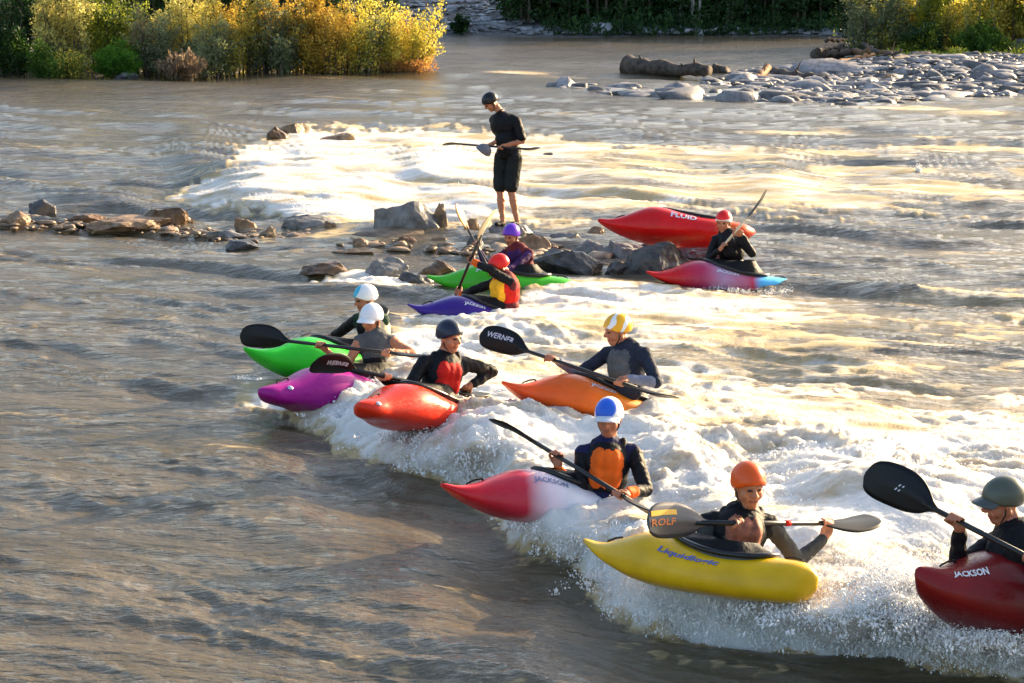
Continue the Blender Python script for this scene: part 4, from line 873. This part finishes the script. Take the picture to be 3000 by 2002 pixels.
# ------------------------------------------------------------------ ground: river bed, islands, banks, hills
def ell(x, y, cx, cy, rx, ry, h, p=1.0): return h*sstep(0, 1, 1.15 - np.sqrt(((x-cx)/rx)**2 + ((y-cy)/ry)**2))
def ground_z(x, y):
    z = np.full(x.shape, -.7)
    n = perlin(x*.15, y*.15, 71)*.25 + perlin(x*.6, y*.6, 72)*.07
    isl = 1.0*sstep(0, 1, (1.0 - (np.abs((x + 28)/26.6)**4 + np.abs((y - 82.5)/16.6)**4)**.25)*3.2)                        # island on the left
    bar = ell(x, y, 17, 72.5, 13.5, 15.5, 1.06); bar2 = ell(x, y, 26, 84, 15, 14, 1.8)   # cobble bar on the right
    z = np.maximum(z, -.7 + isl + n*.3*sstep(.3, 1, isl)); z = np.maximum(z, -.7 + bar + n*.25); z = np.maximum(z, -.7 + bar2 + n*.4)
    sh = 103 + 1.5*perlin(x*.06, y*0, 73) - .05*np.minimum(x, 0)*0
    z = np.maximum(z, -.7 + 1.0*sstep(sh - 3, sh + 2, y) + .16*np.maximum(0, y - sh - 1) - .09*np.maximum(0, y - sh - 25) + n*sstep(sh, sh + 8, y))
    z += 26*sstep(150, 420, y)
    return z
gx = np.concatenate([np.linspace(-1400, -70, 40), np.arange(-68, 68, .6), np.linspace(70, 1400, 40)]); gy = np.concatenate([np.linspace(-60, 46, 30), np.arange(47, 128, .6), np.linspace(130, 1500, 60)])
GXX, GYY = np.meshgrid(gx, gy); gz = ground_z(GXX, GYY); a_, b_2 = GXX.shape; ii = np.arange(a_-1)[:, None]*b_2 + np.arange(b_2-1)[None]
gm = rock_mat('gravel_and_soil', (.07, .068, .066), (.17, .165, .16)); gm.node_tree.nodes['Principled BSDF'].inputs['Roughness'].default_value = .9
for n_ in gm.node_tree.nodes:
    if n_.type == 'TEX_NOISE': n_.inputs['Scale'].default_value = 3.5
g = np_mesh('ground', np.stack([GXX, GYY, gz], -1).reshape(-1, 3), [np.stack([ii, ii+1, ii+b_2+1, ii+b_2], -1).reshape(-1, 4)], [gm]); tag(g, None, None, kind='structure')
gzf = lambda x, y: float(ground_z(np.array([x]), np.array([y]))[0])
def f_cob(r):
    while True:
        px = r.uniform(1640, 3150); t = r.uniform(0, 1)
        if px < 2150 and r.uniform() < .8: continue
        lo = np.interp(px, [1640, 2000, 2200, 2500, 2800, 3150], [262, 285, 300, 308, 285, 268]); hi = np.interp(px, [1640, 2000, 2200, 2400, 2800, 3150], [248, 262, 205, 190, 172, 165])
        py = hi + (lo - hi)*t; g = G(px, py, .05); return g.x, g.y, max(gzf(g.x, g.y), -.03) + r.uniform(-.01, .08), r.lognormal(-1.75, .5)
scatter_stones('cobbles', 'grey cobbles of the gravel bar below the right-hand willows', 4000, f_cob, ((.09, .085, .088), (.235, .22, .225)), seed=5)
def ground_hit(px, py):
    a_ = cam.location; v_ = W(px, py, 1) - a_
    ys = np.arange(60, 168, .12); t = ys/v_.y; xs = v_.x*t; zs = a_.z + v_.z*t; gg = ground_z(xs, ys); k = np.where(zs <= gg)[0]
    return Vector((float(xs[k[0]]), float(ys[k[0]]), float(gg[k[0]]))) if len(k) else None
def f_far(r):
    px = r.uniform(1180, 2500); py = r.uniform(4, 100) if px < 1540 else r.uniform(88, 101); g = ground_hit(px, py)
    if g is None: return 0, 110, -3, .1
    return g.x, g.y, g.z + .03, r.lognormal(-1.75, .5)
scatter_stones('bank_stones', 'grey and white stones of the far gravel bank', 1100, f_far, ((.12, .12, .13), (.38, .38, .40)), seed=6)
for i, (px, py, w_, h_, lb) in enumerate([(1415, 90, 26, 14, 'white stone at the water line of the far gravel bank, left of three'), (1470, 93, 24, 12, 'white stone at the water line of the far gravel bank, middle of three'), (1510, 90, 26, 20, 'white stone at the water line of the far gravel bank, right of three')]):
    rock(px, py, w_, h_, 'pale', lb, 'white stones on the far bank', z=.15)
for (px, py, w_, h_, c_, lb) in [(2700, 280, 60, 20, 'pale', 'pale low boulder on the cobble bar, left of the bluish pair'), (2760, 246, 90, 24, 'pale', 'bluish grey boulder in the middle of the cobble bar'), (2860, 236, 80, 22, 'pale', 'bluish grey boulder right of the middle of the cobble bar'),
                                 (2600, 240, 46, 30, 'tan', 'upright tan stone near the centre of the cobble bar'), (2130, 246, 34, 12, 'dark', 'small dark stone below the broken log end'), (2960, 200, 90, 16, 'pale', 'flat pale rock at the right edge of the cobble bar'),
                                 (2480, 210, 60, 18, 'pale', 'pale flat rock in front of the driftwood pile'), (1560, 266, 60, 10, 'tan', 'awash tan ledge right of the man\'s head, left piece'), (1700, 270, 130, 9, 'grey', 'awash grey ledge in the upper channel, middle piece'), (1900, 276, 160, 9, 'dark', 'awash dark ledge in the upper channel, right piece'), (360, 228, 70, 14, 'pale', 'white stone at the island edge below the bright green bush')]:
    rock(px, py, w_, h_, c_, lb, 'rocks of the bars upstream', z=max(0.0, gzf(*G(px, py, .1)[:2])))

# ------------------------------------------------------------------ logs
wood = rock_mat('weathered_wood', (.03, .022, .017), (.13, .10, .08), .85)
wood2 = rock_mat('orange_brown_wood', (.12, .05, .02), (.28, .15, .07), .8)
def log(A, B, r0, r1, label, mt=wood, d=None, stubs=3, z=.1, group='driftwood on the bars', sag=.0):
    a = G(A[0], A[1], z); b = G(B[0], B[1], z) if len(B) < 3 else G(B[0], B[1], z + B[2]); e = empty('driftwood_log', (a + b)/2); tag(e, label, 'driftwood', group); mb = MB(); n = 14; pts = []; rad = []
    for i in range(n + 1):
        t = i/n; p = a.lerp(b, t) + Vector((0, RNG.normal(0, .01), RNG.normal(0, .03) + sag*math.sin(math.pi*t))); pts.append(p); rad.append((r0 + (r1 - r0)*t)*RNG.uniform(.80, 1.15)*(1.25 if i == 0 else 1))
    mb.tube(pts, rad, 14); mb.build('trunk', mt, e, off=e.location)
    for k in range(stubs):
        t = RNG.uniform(.02, .98); p = a.lerp(b, t); q = p + Vector((RNG.uniform(-.2, .2), RNG.uniform(-.25, 0), RNG.uniform(.15, .45)))
        m2 = MB(); m2.tube([p, p.lerp(q, .5) + Vector((.03, 0, 0)), q], [r0*.28, r0*.2, r0*.08], 8); m2.build('branch_stub', mt, e, off=e.location)
    return e
log((1838, 196), (2075, 208), .30, .20, 'thick weathered log lying in the shallows right of the standing man', stubs=6, z=.22)
log((2092, 208), (2130, 210), .19, .16, 'short broken log end right of the thick weathered log', stubs=1, z=.12)
log((2212, 236), (2250, 200, .25), .10, .12, 'forked upturned end of the pale log', mt=wood2, stubs=1, z=.05)
log((2245, 208), (2425, 232), .15, .08, 'pale half-buried log left of the driftwood pile', stubs=2, z=.1)
for (A, B, r0, r1, mt, lb, z) in [((2385, 158), (2530, 150), .16, .10, wood, 'dark log at the left end of the driftwood pile', .3), ((2395, 150), (2470, 132), .10, .07, wood, 'grey log sloping up over the pile\'s left end', .5), ((2440, 186), (2560, 160, .2), .08, .07, wood2, 'orange-brown branch slanting across the pile', .2),
                               ((2480, 150), (2620, 162), .12, .16, wood2, 'orange-brown log lying across the middle of the pile', .3), ((2500, 118), (2570, 150), .07, .10, wood, 'grey root sticking up behind the pile', .5), ((2600, 185), (2720, 165), .16, .18, wood, 'dark stump log at the right end of the pile', .3),
                               ((2410, 170), (2470, 168), .09, .06, wood, 'short dark log low on the pile', .1), ((2560, 175), (2640, 150, .5), .08, .05, wood, 'leaning grey snag near the stump', .2), ((2420, 120), (2520, 110), .07, .05, wood, 'thin grey pole lying on top of the pile', .6),
                               ((2740, 196), (2960, 186), .07, .05, wood, 'long thin grey pole on the cobbles under the willows', .15)]:
    log(A, B, r0, r1, lb, mt, z=z, stubs=2)

# ------------------------------------------------------------------ vegetation
def leaf_mat(name, a, b_, tr=.45):
    if any(k in name for k in ('pale', 'gold', 'yellow', 'rusty', 'olive', 'grey', 'bright')): a = [min(.8, q*1.5) for q in a]; b_ = [min(.8, q*1.6) for q in b_]
    m = bpy.data.materials.new(name); m.use_nodes = True; nt = m.node_tree; N = nt.nodes; L = nt.links; b = N['Principled BSDF']; b.inputs['Roughness'].default_value = .55; b.inputs['Specular IOR Level'].default_value = .25
    at = N.new('ShaderNodeAttribute'); at.attribute_name = 'var'; cr = N.new('ShaderNodeValToRGB'); L.new(at.outputs['Fac'], cr.inputs[0]); cr.color_ramp.elements[0].color = (*a, 1); cr.color_ramp.elements[1].color = (*[min(.9, q*1.35) for q in b_], 1)
    L.new(cr.outputs[0], b.inputs['Base Color']); t = N.new('ShaderNodeBsdfTranslucent'); L.new(cr.outputs[0], t.inputs['Color']); mx = N.new('ShaderNodeMixShader'); mx.inputs[0].default_value = tr; L.new(b.outputs[0], mx.inputs[1]); L.new(t.outputs[0], mx.inputs[2]); L.new(mx.outputs[0], N['Material Output'].inputs['Surface'])
    return m
bark = mat('shrub_bark', (.10, .08, .06), .9, var=.3); bark2 = mat('pale_bark', (.28, .26, .23), .85, bump=.5, bscale=10, var=.3)
LV = dict(dark=leaf_mat('dark_green_leaves', (.010, .028, .008), (.03, .07, .015), .2), forest=leaf_mat('forest_leaves', (.010, .030, .010), (.035, .08, .018), .2), green=leaf_mat('green_leaves', (.03, .08, .012), (.08, .16, .02)),
          bright=leaf_mat('bright_green_leaves', (.035, .10, .01), (.09, .20, .02)), grey=leaf_mat('grey_green_leaves', (.07, .085, .045), (.16, .18, .09)), olive=leaf_mat('olive_leaves', (.14, .13, .025), (.36, .30, .05)),
          pale=leaf_mat('pale_yellow_leaves', (.26, .22, .06), (.45, .38, .12)), gold=leaf_mat('golden_leaves', (.22, .13, .02), (.46, .29, .05)), yellow=leaf_mat('yellow_leaves', (.30, .215, .035), (.50, .39, .07)),
          rust=leaf_mat('rusty_leaves', (.14, .06, .02), (.30, .15, .04)), reed=leaf_mat('dry_stalks', (.14, .09, .05), (.30, .22, .14)), ogreen=leaf_mat('olive_green_leaves', (.06, .085, .012), (.20, .22, .025)))
def leaf_quads(P, D, ln, wd, r):
    n = len(P); D = D/np.linalg.norm(D, axis=1)[:, None]; S = np.cross(D, r.normal(0, 1, (n, 3))); S /= np.linalg.norm(S, axis=1)[:, None] + 1e-9
    ln = ln*r.uniform(.6, 1.3, n)[:, None]; wd = wd*r.uniform(.6, 1.3, n)[:, None]
    V = np.stack([P, P + D*ln*.5 + S*wd*.5, P + D*ln, P + D*ln*.5 - S*wd*.5], 1).reshape(-1, 3); return V, np.arange(n*4).reshape(-1, 4)
def shrub(name, label, cat, group, x, y, w, h, kinds, nleaf=6000, leaf=.075, stems=14, seed=0, lean=(0, 0), z=None, low=.05, droop=.25, stemname='stems', crown='foliage', narrow=.35, trunk=0.0, barkm=None, upright=0):
    r = np.random.default_rng(1000 + seed); z0 = max(gzf(x, y), -.05) if z is None else z; e = empty(name, (x, y, z0)); tag(e, label, cat, group); mb = MB(); pts = []; dirs = []
    for k in range(stems):
        a = r.uniform(0, 6.283); rr = (r.uniform(0, 1)**.5)*w/2; hh = h*r.uniform(.38, 1)*(1 - .3*(2*rr/w)**2); bx, by = rr*narrow*math.cos(a), rr*narrow*.8*math.sin(a)
        tx, ty = rr*math.cos(a) + lean[0]*hh, rr*.8*math.sin(a) + lean[1]*hh; P = []
        for i in range(8):
            t = i/7; P.append(Vector((bx + (tx - bx)*t**1.3 + r.normal(0, .02*w*t), by + (ty - by)*t**1.3 + r.normal(0, .02*w*t), hh*t*(1 - droop*t*t*(rr/w)))))
        rb = max(.012, .010*h + trunk*.1); mb.tube(P, [rb*(1 - .85*i/7) for i in range(8)], 5)
        nt = int(r.integers(9, 15))
        for q in range(nt):
            t = low + (1 - low)*(q + r.uniform(0, 1))/nt; i = min(int(t*7), 6); p = P[i].lerp(P[i+1], t*7 - i); a2 = r.uniform(0, 6.283); ln = w*r.uniform(.08, .22)*(1.15 - .6*t) + .1
            d = Vector((math.cos(a2), math.sin(a2), r.uniform(.1, .9) + upright)).normalized(); end = p + d*ln; mb.tube([p, end], [rb*.3, rb*.12], 3)
            m = int(r.integers(5, 9))
            for s in range(m): u = (s + 1)/m; c = p.lerp(end, u); pts.append((c.x, c.y, c.z, .05 + .09*(1 - abs(u - .6)))); dirs.append((d.x, d.y, d.z))
    mb.build(stemname, barkm or bark, e)
    if trunk:
        t_ = MB(); t_.tube([Vector((0, 0, -.3)), Vector((.03*h*r.normal(), 0, h*.3)), Vector((.05*h*r.normal(), 0, h*.85))], [trunk, trunk*.8, trunk*.3], 12); t_.build('trunk', barkm or bark2, e)
    pts = np.array(pts); dirs = np.array(dirs); idx = r.integers(0, len(pts), nleaf); base = pts[idx, :3] + r.normal(0, 1, (nleaf, 3))*(pts[idx, 3][:, None]*w*.22 + .02); base[:, 2] = np.maximum(base[:, 2], .02)
    dd = dirs[idx] + r.normal(0, .7, (nleaf, 3)) + np.array([0, 0, -.1 + upright]); V, Fc = leaf_quads(base, dd, leaf*1.5, leaf*.75, r)
    clump = np.repeat(np.clip(.5 + .45*perlin(base[:, 0]*2.2 + seed, base[:, 1]*2.2 + base[:, 2]*2.0, seed) + r.normal(0, .2, nleaf), 0, 1), 4)
    mats = [LV[k] for k in kinds]; sel = (perlin(base[:, 0]*.8 + seed*3, base[:, 2]*.8, seed + 5) + r.normal(0, .35, nleaf) + .0 > .42).astype(int) if len(mats) > 1 else np.zeros(nleaf, int)
    np_mesh(crown, V, [Fc], mats, e, smooth=False, mi=sel, attrs={'var': clump}); return e
def place(px, py, z=None):
    return G(px, py, .1 if z is None else z)
GI = 'autumn shrubs on the left island'
IS = [ # px, base py, width m, height m, kinds, nleaf, leaf, label
    (30, 218, 2.2, 3.0, ('dark', 'green'), 7000, .08, 'dark green shrub at the left edge of the photo'), (185, 212, 2.0, 4.0, ('pale', 'grey'), 6500, .075, 'pale yellow-green shrub second from the left edge'), (150, 222, 2.0, 1.15, ('green', 'olive'), 5500, .06, 'low green shrub in front of the pale yellow one'),
    (355, 216, 1.5, 1.25, ('bright',), 7000, .055, 'bright green rounded bush at the water edge'), (310, 206, 2.4, 3.6, ('ogreen', 'dark'), 6500, .075, 'dark olive shrub towering behind the bright green bush'), (455, 214, 1.6, 2.6, ('grey', 'reed'), 4500, .065, 'thin grey-green shrub right of the bright green bush'),
    (560, 208, 2.2, 3.9, ('pale', 'olive'), 7500, .075, 'tall yellowish shrub with a lit top, above the dry reeds'), (620, 216, 2.0, 2.0, ('grey', 'olive'), 5500, .065, 'grey-green bush right of the dry reeds'), (720, 208, 2.2, 3.6, ('olive', 'gold'), 7000, .07, 'olive shrub with golden patches in the middle of the island'),
    (800, 210, 1.9, 3.2, ('grey', 'gold'), 6000, .07, 'grey-green shrub between the two golden shrubs'), (880, 206, 2.4, 4.0, ('gold', 'olive'), 8000, .075, 'tall golden shrub right of the island middle'), (970, 208, 2.0, 3.0, ('gold', 'olive'), 6500, .07, 'gold and olive shrub overhanging the bank'),
    (1060, 204, 2.2, 3.6, ('yellow', 'grey'), 7000, .07, 'yellow and grey-green shrub left of the bright yellow willow'), (1150, 202, 2.0, 2.2, ('yellow', 'gold'), 7000, .065, 'yellow bushy willow low over the water')]
for i, (px, py, w_, h_, kd, nl, lf, lb) in enumerate(IS):
    g_ = place(px, py); shrub('shrub', lb, 'shrub', GI, g_.x, g_.y, w_*1.22, h_, kd, int(nl*1.5), lf, 20, seed=i, upright=.25, narrow=.6)
g_ = place(1205, 203); shrub('willow', 'bright yellow willow leaning right from the tip of the island', 'willow', GI, g_.x, g_.y, 1.8, 2.5, ('yellow',), 4200, .065, 15, seed=40, lean=(.28, -.05), upright=.6)
g_ = place(1190, 206); shrub('willow', 'low rust-coloured willow shoots under the bright yellow willow', 'willow', GI, g_.x, g_.y, 2.0, .55, ('rust',), 1500, .06, 12, seed=41, lean=(.5, 0), upright=.3)
g_ = place(530, 226); shrub('reeds', 'brown dry reeds drooping to the water left of the island middle', 'reeds', GI, g_.x, g_.y, 1.6, .85, ('reed',), 3500, .10, 26, seed=42, upright=1.2)
for i in range(12):   # taller growth deeper in the island
    px = -40 + i*105; g_ = place(px, 196, .1); kd = [('dark', 'forest'), ('forest',), ('dark',), ('forest', 'ogreen')][i % 4]
    if px > 1060: continue
    shrub('tree', ['dark thicket tree at the back of the island, number from the left: ' + w for w in ['first', 'second', 'third', 'fourth', 'fifth', 'sixth', 'seventh', 'eighth', 'ninth', 'tenth', 'eleventh', 'twelfth']][i], 'tree', 'trees at the back of the island', g_.x, g_.y + 5, 3.4, 5.4, kd, 6000, .10, 14, seed=60 + i, stemname='limbs', crown='crown', trunk=.09)
GR = 'willows behind the cobble bar'
for i, (px, py, w_, h_, kd, lb) in enumerate([(2560, 160, 2.6, 3.6, ('grey', 'olive'), 'grey-green willow at the left end of the right thicket'), (2660, 156, 2.6, 4.0, ('olive', 'ogreen'), 'olive willow second from the left in the right thicket'), (2760, 160, 2.8, 4.2, ('ogreen', 'grey'), 'willow with bare grey stems in the middle of the right thicket'),
        (2860, 165, 2.6, 3.8, ('olive', 'ogreen'), 'dense olive willow right of the middle of the right thicket'), (2960, 165, 2.4, 3.8, ('olive', 'gold'), 'willow with yellow leaf patches at the right edge'), (3060, 165, 2.6, 3.8, ('ogreen',), 'willow cut by the right edge of the photo'), (2700, 168, 1.6, 1.4, ('dark', 'ogreen'), 'low dark bush beside the driftwood stump'), (2880, 172, 2.0, 1.3, ('green', 'ogreen'), 'low green bush on the cobbles under the willows')]):
    g_ = place(px, py); shrub('willow', lb, 'willow', GR, g_.x, g_.y, w_, h_, kd, 9500, .09, 18, seed=80 + i, upright=.2, narrow=.7, barkm=bark2 if i in (2, 3) else None)
for i in range(6):
    g_ = place(2540 + i*110, 140, .1); shrub('tree', 'dark tree behind the right-hand willows, number from the left: ' + ['first', 'second', 'third', 'fourth', 'fifth', 'sixth'][i], 'tree', 'trees behind the right thicket', g_.x, g_.y + 2, 3.6, 6.0, ('dark', 'ogreen'), 7000, .12, 14, seed=90 + i, stemname='limbs', crown='crown', trunk=.12)
GF = 'trees of the far bank'
nm = ['first', 'second', 'third', 'fourth', 'fifth', 'sixth', 'seventh', 'eighth', 'ninth', 'tenth', 'eleventh', 'twelfth', 'thirteenth', 'fourteenth', 'fifteenth', 'sixteenth']
for i in range(13):
    px = 1575 + i*82; x = (px - CX)/F*(107 + (i % 3)*1.5); y = 106.5 + (i % 3)*2.0
    shrub('tree', 'dark green far-bank tree in the row by the water, %s from the gravel slope' % nm[i], 'tree', GF, x, y, 4.4, 7.0, [('forest',), ('forest', 'ogreen'), ('dark', 'forest')][i % 3], 9500, .19, 22, seed=120 + i, stemname='limbs', crown='crown', trunk=.14, low=.0, narrow=.95, droop=.6, barkm=bark2 if i in (6, 8) else None)
for i in range(15):
    px = 1150 + i*120; x = (px - CX)/F*120; y = 120 if px > 1560 else 131
    shrub('tree', 'dark tree standing deeper in the far wood, %s from the left' % nm[i], 'tree', 'trees deeper in the far wood', x, y, 5.5, 9.0, [('dark',), ('forest',)][i % 2], 6000, .24, 14, seed=150 + i, stemname='limbs', crown='crown', trunk=.2, low=.0)
g_ = place(1350, 96, .2); shrub('shrub', 'small dark green shrub on the far gravel bank', 'shrub', GF, g_.x, g_.y, .9, 1.0, ('forest',), 1500, .12, 8, seed=180)

def undergrowth(name, label, n, fpos, kinds, leaf, seed, hs=1.0):
    r = np.random.default_rng(seed); px, py = fpos(r, n); P = np.empty((n, 3))
    X, Y = px, py; Z = ground_z(X, Y); tuft = r.normal(0, 1, (n, 3)); h = (np.abs(perlin(X*.9, Y*.9, seed))*1.3 + .12)*hs
    P[:, 0] = X; P[:, 1] = Y; P[:, 2] = Z + r.uniform(0, 1, n)*h; dd = np.stack([r.normal(0, .6, n), r.normal(0, .6, n), r.uniform(.2, 1.4, n)], 1)
    V, Fc = leaf_quads(P, dd, leaf*1.8, leaf*.6, r); var = np.repeat(np.clip(.5 + .5*perlin(X*.7, Y*.7, seed + 1) + r.normal(0, .2, n), 0, 1), 4)
    o = np_mesh(name, V, [Fc], [LV[kinds]], None, smooth=False, attrs={'var': var}); tag(o, label, None, kind='stuff')
def f_u1(r, n): return r.uniform(1.5, 22, n), 103.5 + np.abs(r.normal(0, 5.5, n))
def f_u2(r, n): return r.uniform(-20, -2.6, n), 66.5 + np.abs(r.normal(0, 2.5, n))
def f_u3(r, n): return r.uniform(13.0, 24, n), 77.5 + np.abs(r.normal(0, 3.0, n))
undergrowth('undergrowth', 'dark low plants along the far bank', 26000, f_u1, 'forest', .16, 301)
undergrowth('undergrowth', 'low weeds and grass at the foot of the island shrubs', 9000, f_u2, 'olive', .085, 302, .28)
undergrowth('undergrowth', 'dark weeds under the right-hand willows', 9000, f_u3, 'ogreen', .09, 303, .3)
make_river()
make_spray()
# ------------------------------------------------------------------ light
SUN_AZ, SUN_EL = 50.0, 17.0
w = bpy.data.worlds.new('World'); SC.world = w; w.use_nodes = True; nt = w.node_tree; sk = nt.nodes.new('ShaderNodeTexSky'); sk.sky_type = 'NISHITA'; sk.sun_disc = False
sk.sun_elevation = math.radians(SUN_EL); sk.sun_rotation = math.radians(SUN_AZ); sk.air_density = 1.0; sk.dust_density = 3.5; sk.ozone_density = 1.0
bg = nt.nodes['Background']; bg.inputs[1].default_value = .13; nt.links.new(sk.outputs[0], bg.inputs[0])
sd = bpy.data.lights.new('sun', 'SUN'); sd.energy = 4.9; sd.angle = math.radians(.6); sd.color = (1.0, .76, .44); so = bpy.data.objects.new('sun', sd); COL.objects.link(so)
a, e_ = math.radians(SUN_AZ), math.radians(SUN_EL); dv = Vector((math.sin(a)*math.cos(e_), math.cos(a)*math.cos(e_), math.sin(e_))); so.rotation_euler = dv.to_track_quat('Z', 'Y').to_euler(); so.location = (20, 10, 15)
SC.view_settings.view_transform = 'Standard'; SC.view_settings.look = 'None'; SC.view_settings.exposure = 1.6; SC.view_settings.gamma = 1
try:
    SC.cycles.use_denoising = True; SC.cycles.max_bounces = 6; SC.cycles.diffuse_bounces = 3; SC.cycles.glossy_bounces = 3; SC.cycles.transparent_max_bounces = 4; SC.cycles.transmission_bounces = 2; SC.cycles.sample_clamp_indirect = 6
except Exception: pass
